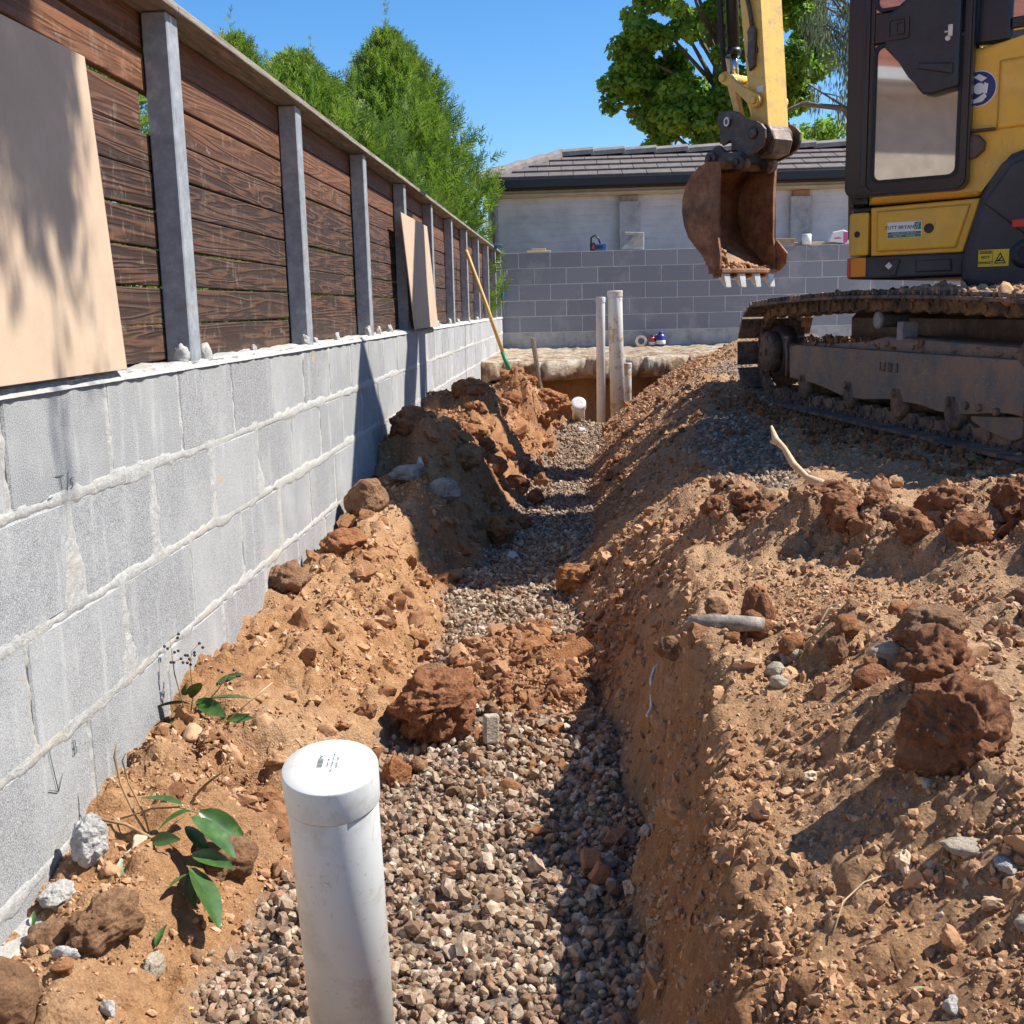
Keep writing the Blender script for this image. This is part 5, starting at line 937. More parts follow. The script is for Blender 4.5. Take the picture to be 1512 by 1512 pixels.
R('clay_boulder', -.80, 1.36, (.10, .09, .11), 'brown_soil', 29, 'large smooth tan clod cut by the left edge of the photo', 'boulder', sub=5, rough=.12, sink=.2)
R('clay_boulder', -.745, 1.56, (.115, .09, .085), 'brown_soil', 30, 'rounded brown clod in front of the white mortar rubble', 'clod', sub=5, rough=.3, chip=.3, pits=.12, sink=.25)
R('clay_boulder', -.82, 1.56, (.09, .07, .06), 'brown_soil', 31, 'brown clod between the wall footing and the rounded clod at bottom left', 'clod', sub=5, rough=.2, pits=.06, sink=.3)
R('clay_boulder', -.655, 1.86, (.12, .11, .10), 'brown_soil', 32, 'brown mound of soil under the drooping glossy leaves', 'clod', sub=5, rough=.3, chip=.3, pits=.12, sink=.35)
R('grey_boulder', -.565, 4.62, (.16, .12, .125), 'grey_rock', 33, 'pale grey angular rock on top of the left heap', 'rock', sub=5, rough=.12, chip=.9, sink=.15)
R('grey_boulder', -.70, 4.60, (.19, .10, .07), 'grey_rock', 34, 'flat grey rock lying left of the pale angular one on the heap', 'rock', sub=5, rough=.15, chip=.8, sink=.15)
R('grey_boulder', -.66, 4.68, (.05, .04, .12), 'white_rubble', 35, 'small white pointed stone between the two grey rocks on the heap', 'stone', sub=3, rough=.15, chip=.9, sink=.1, z=-.70)
R('brown_boulder', -.79, 4.15, (.17, .18, .19), 'brown_soil', 36, 'dark brown upright boulder against the block wall on the left heap', 'boulder', sub=6, rough=.14, chip=.5, sink=.12)
R('clay_boulder', -.74, 5.10, (.26, .20, .17), 'red_clay', 37, 'dark red clod crowning the nearest ridge of spoil by the wall', 'clod', sub=5, rough=.3, pits=.12, sink=.45)
R('clay_boulder', -.52, 5.08, (.17, .15, .12), 'brown_soil', 137, 'brown clod halfway down the nearest ridge of spoil', 'clod', sub=5, rough=.3, pits=.12, sink=.45)
R('clay_boulder', -.62, 6.72, (.24, .20, .13), 'orange_clay', 38, 'orange clod on the crest of the second ridge of spoil', 'clod', sub=6, rough=.3, pits=.1, sink=.45)
R('clay_boulder', -.20, 8.32, (.26, .28, .20), 'orange_clay', 39, 'big orange clod on the farthest ridge of spoil below the shovel', 'clod', sub=6, rough=.3, pits=.1, sink=.4)
R('clay_boulder', .93, 2.85, (.15, .13, .13), 'red_clay', 140, 'large dark clod on the berm, left one of the pair at the right edge', 'clod', sub=6, rough=.3, pits=.2, sink=.2)
R('clay_boulder', 1.03, 2.62, (.17, .14, .14), 'red_clay', 141, 'large dark clod on the berm, right one of the pair at the right edge', 'clod', sub=6, rough=.3, pits=.2, sink=.2)
R('clay_boulder', .70, 3.08, (.11, .10, .10), 'red_clay', 142, 'dark clod on the berm in line with the middle of the track', 'clod', sub=5, rough=.3, pits=.2, sink=.2)
R('clay_boulder', -.36, 4.95, (.17, .15, .12), 'orange_clay', 40, 'orange clod fallen at the foot of the nearest clay mound', 'clod', sub=5, rough=.3, pits=.1, sink=.2)
R('clay_boulder', -.27, 5.25, (.14, .12, .09), 'red_clay', 41, 'rough red clod on the gravel in the shade right of the nearest clay mound', 'clod', sub=5, rough=.3, pits=.1, sink=.2)
R('white_stone', -.27, 4.62, (.055, .04, .05), 'white_rubble', 42, 'whitish stone in the deep shade at the left edge of the gravel', 'stone', sub=3, chip=.8, sink=.1)
R('clay_boulder', -.005, 4.0, (.15, .13, .11), 'orange_clay', 43, 'orange clod at the foot of the right bank where the sunlit gravel begins', 'boulder', sub=5, rough=.26, chip=.4, sink=.25)
R('clay_chunk', -.115, 3.52, (.07, .06, .05), 'orange_clay', 44, 'small orange clod lying by itself on the gravel', 'clod', sub=4, rough=.2, chip=.5, sink=.15)
R('clay_chunk', -.425, 3.05, (.10, .085, .06), 'brown_soil', 45, 'brown wedge of clay at the left edge of the gravel beyond the big lump', 'clod', sub=5, rough=.18, chip=.5, sink=.15)
R('clay_chunk', -.14, 3.12, (.13, .09, .06), 'orange_clay', 46, 'broad orange clod at the top of the broken clay in the trench', 'clod', sub=5, rough=.25, chip=.4, sink=.2)
R('clay_chunk', -.225, 2.72, (.05, .045, .045), 'brown_soil', 47, 'brown cube-like clod just above the upright pale stone', 'clod', sub=4, rough=.14, chip=.8, sink=.1)
R('clay_boulder', -.86, 3.18, (.12, .12, .10), 'brown_soil', 48, 'brown clod wedged against the wall at the crest of the near heap', 'clod', sub=5, rough=.25, pits=.1, sink=.2)
R('clay_boulder', -.80, 3.72, (.17, .15, .10), 'orange_clay', 49, 'sunlit orange clod against the wall near the start of the wall shadow', 'clod', sub=5, rough=.28, pits=.12, sink=.25)
R('white_stone', .055, 8.4, (.08, .06, .06), 'white_rubble', 50, 'white stone on the trench floor just before the tall pipes', 'stone', sub=3, chip=.8, sink=.1)
s = np.random.default_rng(77)
def where(v, lo, hi, w): return w[int(min(len(w)-1, max(0, (v-lo)/(hi-lo)*len(w))))]
def nm2(d): return 'large rough clod' if d > .075 else 'middling rough clod' if d > .05 else 'small rough clod'
def nm_(k): return ('loose brown stone', 'loose tan stone', 'loose pale stone', 'loose reddish stone')[k % 4]
for k in range(32):                                                       # the band of loose rubble across the right bank
    x = s.uniform(.24, 1.0); y = 2.02-.12*(x-.3)+s.normal()*.13; d_ = s.uniform(.024, .060)*(1.25 if s.uniform() > .8 else 1)
    R('rubble_stone', x, y, (d_*1.2, d_, d_*.85), ['brown_soil', 'orange_clay', 'pale_stone', 'red_clay'][k % 4], 200+k, nm_(k)+' in the rubble band on the right bank, '+where(x, .24, 1.0, ('near the bank crest', 'in the middle', 'towards the right edge')), 'stone', 'loose stones in the band of rubble on the right bank', sub=3, rough=.2, chip=.7, sink=.2)
for k in range(46):                                                       # clods of the berm beside the track
    t = s.uniform(-.1, 1.25); n_ = s.normal()*.085; x = .45+t*.62+n_*.78; y = 3.15-t*.78+n_*.62; d_ = s.uniform(.03, .085)*(1.35 if s.uniform() > .8 else 1)
    R('clay_clod', x, y, (d_*1.15, d_, d_*.9), ['red_clay', 'red_clay', 'brown_soil'][int(s.integers(0, 3))], 300+k, nm2(d_)+' on the berm beside the machine track, '+where(t, -.1, 1.25, ('by the pale root', 'left of its middle', 'right of its middle', 'towards the right edge')), 'clod', 'rough clods heaped on the berm beside the machine track', sub=4, rough=.34, pits=.22, chip=0, sink=.22)
for k in range(40):                                                       # broken clay lying across the trench and by the left mounds
    if k < 26: x = min(.08, -.13+s.normal()*.11); y = 2.98+s.normal()*.24; d_ = s.uniform(.022, .05); g_ = 'broken clay lying across the gravel in mid trench'; lb = nm2(d_*1.6)+' lying across the gravel in mid trench, '+where(x, -.4, .15, ('on its left side', 'in its middle', 'against the right bank'))
    else: x = -.55+s.normal()*.12; y = 5.4+s.uniform(0, 3.6); d_ = s.uniform(.07, .15); x += .06*(y-5.4); g_ = 'clods between the far clay mounds'; lb = nm2(d_*.6)+' lying at the left of the trench, '+where(y, 5.4, 9, ('by the nearest clay mound', 'between the first and second mounds', 'before the farthest mound', 'beyond the farthest mound'))
    R('clay_clod', x, y, (d_*1.15, d_, d_*.85), ['orange_clay', 'red_clay'][int(s.integers(0, 2))], 400+k, lb, 'clod', g_, sub=4, rough=.26, chip=.5, sink=.2)
bits = [(-.9+s.uniform(.03, .42), s.uniform(1.45, 4.0), s.uniform(.015, .045)) for k in range(60)]+[(s.uniform(.25, .75), s.uniform(.9, 1.9), s.uniform(.007, .015)) for k in range(110)]
Bx = np.array(bits); bz = zat(Bx[:, 0], Bx[:, 1])[0]
scatter('half_buried_clods', np.stack([Bx[:, 0], Bx[:, 1], bz], -1), Bx[:, 2]*.55, s.beta(2.4, 2, len(Bx)), 'crumbs', 3, 'half buried clods and bits of stone on the near banks', 13, .45, (.6, .9), True)
# root and twigs
m = MB(); b0 = Vector((.84, 3.62, gz(.84, 3.62)+.02)); m.tube([b0, b0+Vector((-.035, .05, .022)), b0+Vector((-.075, .10, .038)), b0+Vector((-.11, .15, .075)), b0+Vector((-.135, .19, .125)), b0+Vector((-.16, .21, .15)), b0+Vector((-.170, .24, .195))], [.012, .016, .0105, .012, .0095, .013, .004], 10); m.tube([b0+Vector((-.155, .20, .14)), b0+Vector((-.175, .22, .145))], [.010, .006], 6)
one(m, 'broken_root', 'pale_wood', tuple(b0), 'broken pale root sticking up out of the clods beside the track', 'root')
def twig(pts, r, label, mat='stem', name='twig'):
    m = MB(); pts = [Vector((x, y, gz(x, y)+h)) for x, y, h in pts]; m.tube(pts, [r]*(len(pts)-1)+[r*.5], 6); return one(m, name, mat, tuple(pts[0]), label, 'twig')
twig([(.293, 1.224, .006), (.315, 1.265, .016), (.345, 1.285, .018), (.385, 1.292, .01)], .0011, 'thin pale dry stalk lying on the right bank, bowed upwards', 'pale_wood')
twig([(.215, 1.46, .01), (.225, 1.44, .014), (.245, 1.42, .01)], .001, 'tiny pale twig at the crest of the right bank', 'pale_wood')
twig([(.40, 1.97, .012), (.46, 2.02, .03), (.55, 2.08, .03)], .002, 'thin brown twig lying in the band of rubble', 'stem')
twig([(.195, 1.05, .012), (.205, 1.035, .014), (.215, 1.03, .01)], .0008, 'tiny pale twig at the edge of the near right bank', 'pale_wood')
twig([(.95, 3.2, .01), (1.1, 3.1, .03), (1.25, 2.95, .02)], .003, 'thin dark root lying in the shade in front of the track', 'stem')
# ------------------------------------------------------------------ leaves and weeds
def leafmesh(L, Wd, fold=.25, curl=.25, n=6, wav=.0):
    """one leaf along +x: midrib low, halves folded up, tip curling down"""
    V = []; Fc = []
    for i in range(n+1):
        t = i/n; w = Wd/2*math.sin(PI*min(1, t*.94+.03))**.75*(1-.35*t); z = -curl*L*t*t+wav*math.sin(t*9)*L
        V += [(L*t, -w, z+fold*w), (L*t, -w*.5, z+fold*w*.35), (L*t, 0, z), (L*t, w*.5, z+fold*w*.35), (L*t, w, z+fold*w)]
    for i in range(n):
        for k in range(4): a = i*5+k; Fc.append((a, a+1, a+6, a+5))
    me = bpy.data.meshes.new('leaf'); me.from_pydata(V, [], Fc); me.polygons.foreach_set('use_smooth', [True]*len(Fc)); return me
lm = [leafmesh(.06, .030, .3, .2), leafmesh(.045, .020, .4, .45), leafmesh(.075, .036, .25, .1)]
for l_ in lm: l_.materials.append(MATS['weed_leaf'])
def leaf(parent, org, p, d, s=1., k=0, roll=0., me=None):
    o = link('leaf', me or lm[k], parent); q = Vector(d).normalized().to_track_quat('X', 'Z').to_matrix().to_4x4(); o.matrix_local = Matrix.Translation(Vector(p)-Vector(org))@q@Matrix.Rotation(roll, 4, 'X')@Matrix.Scale(s, 4); return o
s = np.random.default_rng(5)
# upright weed with dark berries by the wall
wo_ = (-.845, 2.26, gz(-.845, 2.26)); w = empty('berry_weed', wo_); tag(w, 'leafy weed with bare berry stalks growing against the block wall', 'plant'); wv = Vector(wo_)
stalks = [[(0, 0, 0), (-.01, .0, .06), (-.022, .0, .12), (-.030, .01, .195)], [(0, 0, 0), (.012, .01, .07), (.008, .015, .13), (.012, .02, .165)], [(0, 0, 0), (.03, .0, .04), (.075, -.01, .09), (.10, -.015, .125)], [(.0, .0, .02), (.03, .03, .06), (.06, .06, .09)]]
for k, st_ in enumerate(stalks):
    m = MB(); pts = [wv+Vector(p) for p in st_]; m.tube(pts, [.0022, .0018, .0014, .0008][:len(pts)], 6)
    for j in range(5 if k < 3 else 2):
        a = pts[-1].lerp(pts[-2], j*.22); b = a+Vector((s.uniform(-.028, .028), s.uniform(-.012, .012), s.uniform(-.004, .022))); m.tube([a, b], .0007, 4)
        bb = MB(); V, Fc = ico(2); o = link('berry', bpy.data.meshes.get('berry_') or rawmesh('berry_', V*.0034, Fc, 'berry', True), w, b-wv)
        o = link('berry', bpy.data.meshes['berry_'], w, b-wv+Vector((s.uniform(-.008, .008), .002, s.uniform(-.01, .004))))
    m.build('stalk', 'stem', w, org=wo_)
for p, d_, sc, k, rl in [((.0, .01, .045), (-.7, -.3, .15), .85, 0, .5), ((.01, 0, .06), (.3, -.3, .55), .8, 0, -.3), ((.02, .0, .055), (.6, -.4, -.1), .8, 2, .6), ((.0, 0, .03), (-.2, -.5, -.5), .75, 0, .2), ((.02, 0, .03), (.3, -.6, -.35), .95, 0, -.5), ((.005, -.01, .07), (.05, -.4, .5), .6, 0, 1.), ((.06, 0, .085), (.7, .1, .4), .7, 0, .4), ((.04, -.02, .0), (.6, -.5, -.35), .75, 1, .2),
        ((-.02, -.05, -.03), (-.5, -.5, .2), .7, 0, .3), ((-.02, -.06, -.03), (.3, -.5, .25), .6, 0, -.4), ((-.03, -.07, -.05), (-.6, -.3, -.25), .6, 0, .3), ((.08, -.01, .02), (.8, -.2, .2), .8, 1, 1.), ((.03, .02, .05), (.9, .0, .1), .9, 2, -.2), ((.015, -.03, .02), (-.5, -.6, .1), .7, 0, -.9)]:
    leaf(w, wo_, wv+Vector(p)*1.1, d_, sc*1.5, k, rl)
m = MB(); m.tube([wv+Vector((.10, -.03, .03)), wv+Vector((.15, -.02, .07)), wv+Vector((.19, .0, .10))], .0015, 5); m.build('stalk', 'pale_wood', w, org=wo_); m = MB(); m.tube([wv, wv+Vector((-.02, -.05, -.03)), wv+Vector((-.03, -.08, -.055))], .0016, 5); m.build('stalk', 'pale_wood', w, org=wo_)
# broken branch with glossy leaves lying on the slope
po = (-.79, 1.82, gz(-.79, 1.82)); w = empty('leafy_branch', po); tag(w, 'uprooted branch with glossy dark green leaves lying on the slope below the block wall', 'plant'); pv = Vector(po)
for st_, r in [([(.035, -.02, .01), (.0, .0, .05), (-.03, .02, .10), (-.042, .03, .15), (-.036, .03, .175)], .0022), ([(.035, -.02, .01), (.01, .01, .055), (-.02, .03, .10), (-.03, .035, .14), (-.02, .03, .158)], .0018), ([(-.055, -.03, .06), (-.01, -.02, .045), (.05, -.02, .01), (.065, -.02, -.01)], .003), ([(-.02, -.02, .055), (.03, 0, .065), (.08, .0, .068), (.12, -.01, .062)], .0018), ([(.05, -.02, .01), (.06, .0, .03), (.10, .0, .06)], .0014)]:
    m = MB(); m.tube([pv+Vector(p) for p in st_], [r]*(len(st_)-1)+[r*.5], 7); m.build('stem', 'stem', w, org=po)
for p, d_, sc, k, rl in [((.085, .0, .072), (-.7, .1, .22), .85, 0, .2), ((.10, .0, .072), (.3, .3, .40), .9, 0, -.6), ((.105, -.01, .065), (-.8, -.3, .0), .85, 1, .0), ((.12, -.01, .064), (.55, .1, -.35), 1.0, 0, .9), ((.11, -.02, .06), (.75, -.4, -.35), 1.0, 2, -.2), ((.10, -.03, .045), (.8, -.4, -.45), .9, 1, .5), ((.12, -.06, .01), (.85, -.3, .0), .9, 0, .3), ((.125, -.08, -.005), (.6, -.7, -.35), 1.15, 2, -.5), ((.13, -.09, -.01), (-.3, -.5, .1), .6, 0, .4), ((.125, -.09, -.01), (.1, -.5, -.7), .8, 1, .2),
        ((.035, -.03, .01), (-.4, -.7, -.25), .95, 0, .7), ((.03, -.03, .015), (-.15, -.8, -.3), 1.1, 2, -.3), ((.04, -.03, .02), (.5, -.3, .2), .7, 0, .9), ((.0, -.03, .0), (-.7, -.3, .0), .6, 0, .2)]:
    leaf(w, po, pv+Vector(p), d_, sc*1.5, k, rl)
dl = leafmesh(.034, .012, .15, .05); dl.materials.append(MATS['dull_leaf']); dl2 = leafmesh(.020, .012, .2, .1); dl2.materials.append(MATS['dull_leaf']); yl_ = leafmesh(.016, .010, .5, .3); yl_.materials.append(MATS['yellow_leaf'])
def lone(x, y, a, me, label, tilt=0., h=.004, sc=1.):
    o = link('fallen_leaf', me); o.location = (x, y, gz(x, y)+h); o.rotation_euler = (.1, tilt, a); o.scale = (sc,)*3; return tag(o, label, 'leaf')
lone(.345, 1.105, .05, dl, 'long dull green leaf lying flat on the near right bank', 0, .008)
lone(.325, .995, 1.9, dl2, 'small pale green leaf below the long one on the near right bank', 0, .008)
lone(.385, .985, .5, dl, 'green leaf lying at the right edge near the bottom of the photo', -.2, .008, 1.1)
lone(.355, .925, 1.3, dl2, 'tiny green leaf lowest on the near right bank', 0, .006, .8)
lone(.50, 1.40, .1, dl2, 'small light leaf beside the big knobbly clod at the right edge', 0, .01)
lone(.325, 1.455, -.5, dl2, 'pale leaf blade in the shadow left of the big knobbly clod', 0, .008, .8)
lone(-.605, 1.50, .6, yl_, 'small yellow leaf on the slope left of the foreground pipe', -.4, .008)
lone(-.635, 1.80, 2.2, yl_, 'tiny yellow petal below the drooping glossy leaves', 0, .008, .6)
lone(-.680, 1.60, 1.2, lm[1], 'narrow dark green leaf stuck upright in the soil at the bottom left', -1.1, .0, .75)
lone(-.88, 1.60, 1.8, lm[1], 'narrow grass-like leaf beside the wall footing at the bottom left', -1.0, .01, .6)
for i, (x, y, a) in enumerate([(.405, 1.40, .3), (.272, 1.52, 1.2), (.30, 1.34, 2.)]):
    m = MB(); m.box(-.004, .005, -.003, .003, 0, .002, .0006); o = one(m, 'plastic_scrap', 'blue_plastic', (0, 0, 0), ['tiny blue plastic scrap in front of the big knobbly clod', 'tiny blue plastic scrap near the crest of the right bank', 'tiny blue plastic scrap between the crest and the knobbly clod'][i], 'scrap'); o.location = (x, y, gz(x, y)+.004); o.rotation_euler = (.2, .3, a)
# ------------------------------------------------------------------ trees
def sprays(Bp, D, Ln, nl, seed, wid=.16, leafl=.42, tipv=0.):
    """many feathery sprays: Bp base, D direction, Ln length; nl narrow leaflets each"""
    s = np.random.default_rng(seed); n = len(Bp); D = D/np.linalg.norm(D, axis=1)[:, None]; A = s.normal(size=(n, 3)); S_ = np.cross(D, A); S_ /= np.linalg.norm(S_, axis=1)[:, None]
    V = []; T = []
    for k in range(nl):
        t = (k+.5)/nl; sg = 1 if k % 2 else -1; last = k == nl-1
        b = Bp+D*(Ln*t*.8)[:, None]; side = S_*sg*(0 if last else 1); dr = D*.75+side*.7+s.normal(size=(n, 3))*.18
        l = (Ln*leafl*(1.15-.75*t))[:, None]; tip = b+dr*l; w = D*(Ln*wid*.5)[:, None]; u = np.cross(dr, D); 
        w2 = (S_ if last else D)*(Ln*wid*.5*(1.1-.5*t))[:, None]
        V.append(np.stack([b-w2, b+w2, tip], 1)); T.append(np.full((n, 3), t))
    V = np.stack(V, 1).reshape(-1, 3); v = s.uniform(0, 1, n); v = np.repeat(v, nl*3).reshape(n, nl, 3)*.6+s.uniform(0, .3, (n, nl, 1)); v = v+tipv*np.stack([t_ for t_ in T], 1)
    return V, np.arange(len(V)).reshape(-1, 3), np.clip(v.ravel(), 0, 1)
def conifer(x, y, z0, z1, rad, n, seed, label, tops=(), ln=(.16, .34), lean=0):
    e = empty('cypress_tree', (x, y, z0)); tag(e, label, 'tree', 'cypress trees behind the fence'); s = np.random.default_rng(seed); H = z1-z0
    m = MB(); m.tube([(0, 0, 0), (0, 0, H*.5), (0, 0, H*.93)], [.09, .05, .01], 8)
    for k in range(26): t = s.uniform(.1, .9); a = s.uniform(0, 6.28); r = rad*(1-t)**.6*.8; m.tube([(0, 0, H*t*.8), (r*.5*math.cos(a), r*.5*math.sin(a), H*(t*.8+.06)), (r*math.cos(a), r*math.sin(a), H*(t*.8+.16))], [.02, .012, .004], 5)
    m.build('trunk', 'bark', e)
    t = s.uniform(0, 1, n)**1.15; a = s.uniform(0, 2*PI, n); lump = 1+.34*noise(a*1.6+seed, t*5, seed)+.34*noise(a*4.2, t*11, seed+1)
    prof = np.interp(t, [0, .15, .4, .62, .78, .9, 1], [.80, 1., 1.02, .90, .66, .36, .04])
    u = s.uniform(0, 1, n)**.38; r = rad*prof*lump*u; Bp = np.stack([r*np.cos(a), r*np.sin(a), H*t], -1)
    Ln = s.uniform(*ln, n)*(1-.35*t); D = np.stack([np.cos(a)*.55, np.sin(a)*.55, .75+.35*t], -1)+s.normal(size=(n, 3))*.30
    for (tx, ty, h) in tops:                                               # thin leaders poking above the crown
        q = 46; tt = s.uniform(0, 1, q); Bp = np.concatenate([Bp, np.stack([tx+s.normal(size=q)*.03*(1-tt), ty+s.normal(size=q)*.03*(1-tt), h-.55+.62*tt], -1)]); D = np.concatenate([D, np.stack([s.normal(size=q)*.5, s.normal(size=q)*.5, np.full(q, .9)], -1)]); Ln = np.concatenate([Ln, s.uniform(.07, .16, q)*(1.2-.7*tt)])
    V, Fc, v = sprays(Bp, D, Ln, 9, seed+2, .13, .40, .25)
    link('crown', rawmesh('crown', V, Fc, 'conifer_foliage', False, dict(v=v)), e); return e
conifer(-2.08, 13.4, -.55, 3.05, 1.02, 15000, 51, 'tallest cypress with a pointed top behind the far half of the fence', tops=((0, 0, 3.95), (-.35, 0, 3.35), (.42, 0, 3.35), (.65, 0, 2.9), (.95, .2, 2.2)))
conifer(-2.0, 15.6, -.55, 1.95, .72, 4500, 52, 'low cypress bush filling the gap between the tall one and the neighbour house', tops=((.3, 0, 2.0),))
conifer(-2.42, 10.3, -.55, 2.15, 1.15, 13000, 53, 'rounder cypress standing left of the tallest one', tops=((-.25, 0, 2.75), (.15, 0, 2.85), (-.5, 0, 2.5), (.5, 0, 2.4)))
conifer(-2.75, 11.6, -.55, 2.4, 1.2, 8000, 54, 'cypress with spindly tips between the round one and the tallest', tops=((.1, 0, 2.95), (-.4, 0, 2.85), (.6, 0, 2.85)))
conifer(-2.12, 7.35, -.55, 1.66, .55, 5500, 55, 'slim cypress whose tip shows above the fence at the left', tops=((0, 0, 2.35), (-.18, 0, 2.25), (.15, 0, 2.1)), ln=(.12, .26))
conifer(-2.1, 4.9, -.55, 1.15, .75, 4500, 56, 'low cypress seen only through the gaps of the near fence boards', ln=(.10, .22))
conifer(-2.0, 2.9, -.55, .60, .75, 3500, 57, 'lowest cypress behind the short board of the near fence', ln=(.10, .22))
def leafy(name, e, C_, n, size, mat, seed, drop=0.):
    """n leaves as pairs of triangles in clumps C_ (k,4: centre and radius)"""
    s = np.random.default_rng(seed); C_ = np.array(C_); k = s.choice(len(C_), n, p=C_[:, 3]**2.2/np.sum(C_[:, 3]**2.2)); d = s.normal(size=(n, 3)); d /= np.linalg.norm(d, axis=1)[:, None]
    r = s.uniform(0, 1, n)**.42; Pp = C_[k, :3]+d*(C_[k, 3]*r)[:, None]*np.array([1, 1, .78])
    nn = d*.7+s.normal(size=(n, 3))*.6+np.array([0, 0, .5]); nn /= np.linalg.norm(nn, axis=1)[:, None]; a = np.cross(nn, s.normal(size=(n, 3))); a /= np.linalg.norm(a, axis=1)[:, None]; b = np.cross(nn, a); sz = (size*s.uniform(.6, 1.25, n))[:, None]
    if drop: a = a*.3+np.array([0, 0, -drop]); a /= np.linalg.norm(a, axis=1)[:, None]; b = np.cross(nn, a); b /= np.linalg.norm(b, axis=1)[:, None]; bw = .16
    else: bw = .85
    V = np.stack([Pp-a*sz*.5, Pp+b*sz*.5*bw+nn*sz*.08, Pp+a*sz*.5, Pp-b*sz*.5*bw+nn*sz*.08], 1).reshape(-1, 3)
    tone = s.uniform(.0, .55, len(C_))[k]+s.uniform(0, .45, n)
    return link(name, rawmesh(name, V, np.arange(4*n).reshape(-1, 4), mat, False, dict(v=np.repeat(tone, 4))), e)
# broad-leaved tree behind the roof
tx, ty = 2.75, 22.5; e = empty('broadleaf_tree', (tx, ty, -.5)); tag(e, 'bright green broad-leaved tree rising behind the tiled roof and the digger arm', 'tree'); s = np.random.default_rng(61); C_ = []; m = MB()
m.tube([(0, 0, 0), (.05, 0, 2.5), (0, 0, 4.2), (.1, 0, 6.2)], [.2, .16, .11, .04], 9)
for k in range(190):
    a = s.uniform(0, 6.28); zz = s.uniform(.0, 1.); rr_ = np.interp(zz, [0, .25, .6, .85, 1], [1.15, 2.0, 1.75, 1.2, .5])*s.uniform(.35, 1.0)**.6
    p = Vector((rr_*math.cos(a), rr_*math.sin(a)*.8, 3.75+4.1*zz)); C_.append((*p, s.uniform(.15, .38)))
    if k < 16: m.tube([(0, 0, 2.6+3*zz), (p.x*.5, p.y*.5, 3.1+3.4*zz), tuple(p)], [.055, .03, .01], 5)
for k in range(46): C_.append((s.uniform(-1.35, 1.2), s.uniform(-.8, .5), s.uniform(3.35, 4.5), s.uniform(.2, .38)))
for p in [(-1.95, -.3, 4.6, .30), (-1.75, -.4, 5.2, .34), (-1.55, -.3, 5.75, .28), (-2.0, -.2, 4.25, .24), (1.35, -.4, 4.1, .30), (1.75, -.3, 5.3, .32), (1.6, -.3, 6.2, .30), (1.95, 0, 5.0, .25)]: C_.append(p); m.tube([(0, 0, p[2]-1.2), (p[0]*.5, p[1]*.5, p[2]-.4), p[:3]], [.05, .03, .01], 5)
m.build('trunk', 'bark', e); leafy('crown', e, C_, 62000, .125, 'broad_foliage', 62)
# wispy tree at the right
tx, ty = 5.3, 20.5; e = empty('wispy_tree', (tx, ty, -.5)); tag(e, 'wispy grey-green tree with drooping twigs beside the machine cab', 'tree'); s = np.random.default_rng(63); m = MB(); C_ = []
m.tube([(0, 0, 0), (-.1, 0, 2.4), (-.2, 0, 4.2), (-.1, 0, 6.2)], [.22, .17, .11, .04], 9)
m.tube([(0, 0, 2.9), (-.6, 0, 3.75), (-1.3, .0, 3.85), (-2.2, 0, 3.5)], [.07, .055, .04, .012], 6)
for k in range(42):
    a = s.uniform(0, 6.28); zz = s.uniform(0, 1); rr_ = s.uniform(.5, 1.0)*np.interp(zz, [0, .5, 1], [1.3, 1.55, 1.2]); p = Vector((rr_*math.cos(a)-.1, rr_*math.sin(a), 4.2+3.6*zz)); q = Vector((p.x*.45, p.y*.45, p.z-.6+.2*s.uniform()))
    m.tube([(-.12, 0, 2.6+3.2*zz), tuple(q), tuple(p), tuple(p+Vector((p.x*.15, p.y*.15, -.35)))], [.045, .028, .014, .005], 5)
    for j in range(7): b = q.lerp(p, s.uniform(.3, 1))+Vector((s.normal()*.18, s.normal()*.18, 0)); L_ = s.uniform(.35, 1.0); m.tube([tuple(q.lerp(p, .6)), tuple(b), tuple(b+Vector((0, 0, -L_)))], [.008, .006, .003], 4); C_ += [(b.x, b.y, b.z-L_*u_, .15) for u_ in (.15, .5, .85)]
m.build('trunk', 'bark', e); leafy('crown', e, C_, 9500, .13, 'wispy_foliage', 64, 1.2)
e = empty('garden_shrub', (5.0, 23.5, -.5)); tag(e, 'low dense green shrub just above the ridge between the arm and the cab', 'shrub'); s = np.random.default_rng(65); C_ = [(s.uniform(-1.5, 1.6), s.uniform(-.5, .5), s.uniform(2.6, 4.05), .4) for k in range(26)]
m = MB(); m.tube([(0, 0, 0), (0, 0, 3.2)], [.15, .05], 8); m.build('trunk', 'bark', e); leafy('crown', e, C_, 9000, .10, 'broad_foliage', 66)
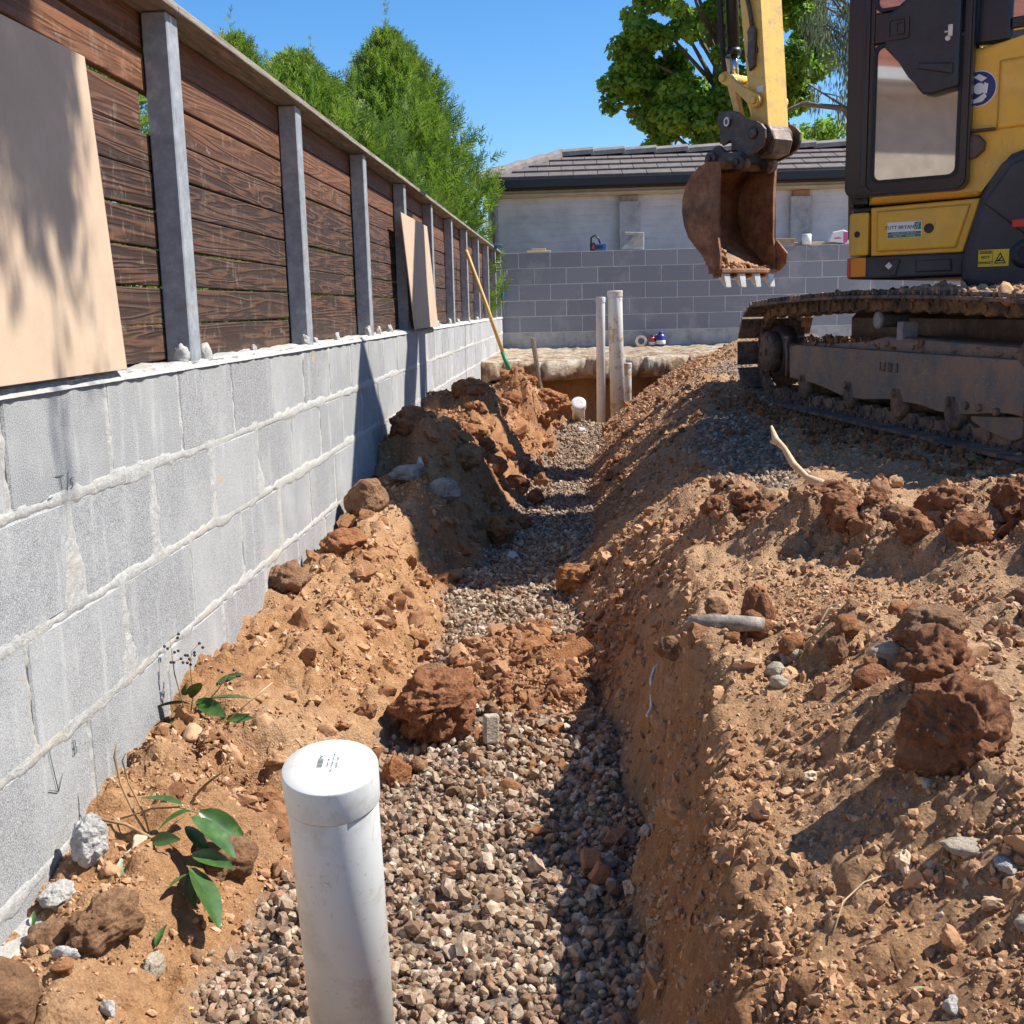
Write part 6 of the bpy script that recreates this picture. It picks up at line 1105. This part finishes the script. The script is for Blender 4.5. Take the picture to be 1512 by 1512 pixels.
# tree outside the frame at the right; its hanging branch shades the near fence
e = empty('overhanging_tree', (4.6, -1.8, -.55)); tag(e, 'tree just outside the right of the photo whose hanging branch dapples the near fence', 'tree'); s = np.random.default_rng(67); m = MB(); C_ = []
m.tube([(0, 0, 0), (-.2, .1, 1.8), (-.6, .6, 3.2), (-1.4, 2.2, 4.45), (-3.3, 3.9, 4.17)], [.16, .14, .11, .06, .02], 9)
for k in range(30): C_.append((-.6+s.normal()*.5, .4+s.normal()*.6, 3.9+s.normal()*.4, .45))
for k in range(110):
    u_ = s.uniform(0, 1); b = Vector((-3.40+s.normal()*.08, 3.68+.50*u_, 3.50+s.uniform(-.02, .34))); L_ = (.08+.30*s.uniform()**2)*(1.0 if u_ > .30 else .35); m.tube([(-3.0, 3.6, 4.19), tuple(b), tuple(b+Vector((.0, .01, -L_)))], [.006, .004, .002], 4); C_ += [(b.x, b.y, b.z-L_*q_, .045) for q_ in (0, .3, .6, .9)]
    C_.append((b.x, b.y, b.z+.12, .075))
m.build('trunk', 'bark', e); leafy('crown', e, C_[30:], 5200, .085, 'wispy_foliage', 68, 1.0).name = 'hanging_leaves'; leafy('crown', e, C_[:30], 5000, .12, 'broad_foliage', 69)
# the house over the fence that mirrors in the cab glass
ho2 = (-9, -2, -1.1); h2 = empty('side_house', ho2); tag(h2, 'beige house with red tiled roof mirrored in the cab door glass', 'house')
m = MB(); m.box(-13, -6.2, -9, 2.6, -1.2, 1.95); m.build('wall', 'beige_brick', h2, org=ho2)
m = MB(); m.prism([(-5.75, 1.92), (-5.75, 2.04), (-9.6, 4.3), (-13.4, 2.04), (-13.4, 1.92)], -9.4, 3.0, 'y'); 
for k in range(12): t = k/12; m.box(-5.75-3.85*t-.05, -5.75-3.85*t, -9.4, 3.0, 2.05+2.26*t, 2.09+2.26*t)
m.build('roof', 'red_roof', h2, org=ho2)
m = MB(); m.box(-5.78, -5.62, -9.4, 3.0, 1.90, 2.04, .01); m.box(-6.2, -5.8, -9.3, 2.9, 1.86, 1.90); m.build('gutter', 'white_paint', h2, org=ho2)
h2.location.z += .55
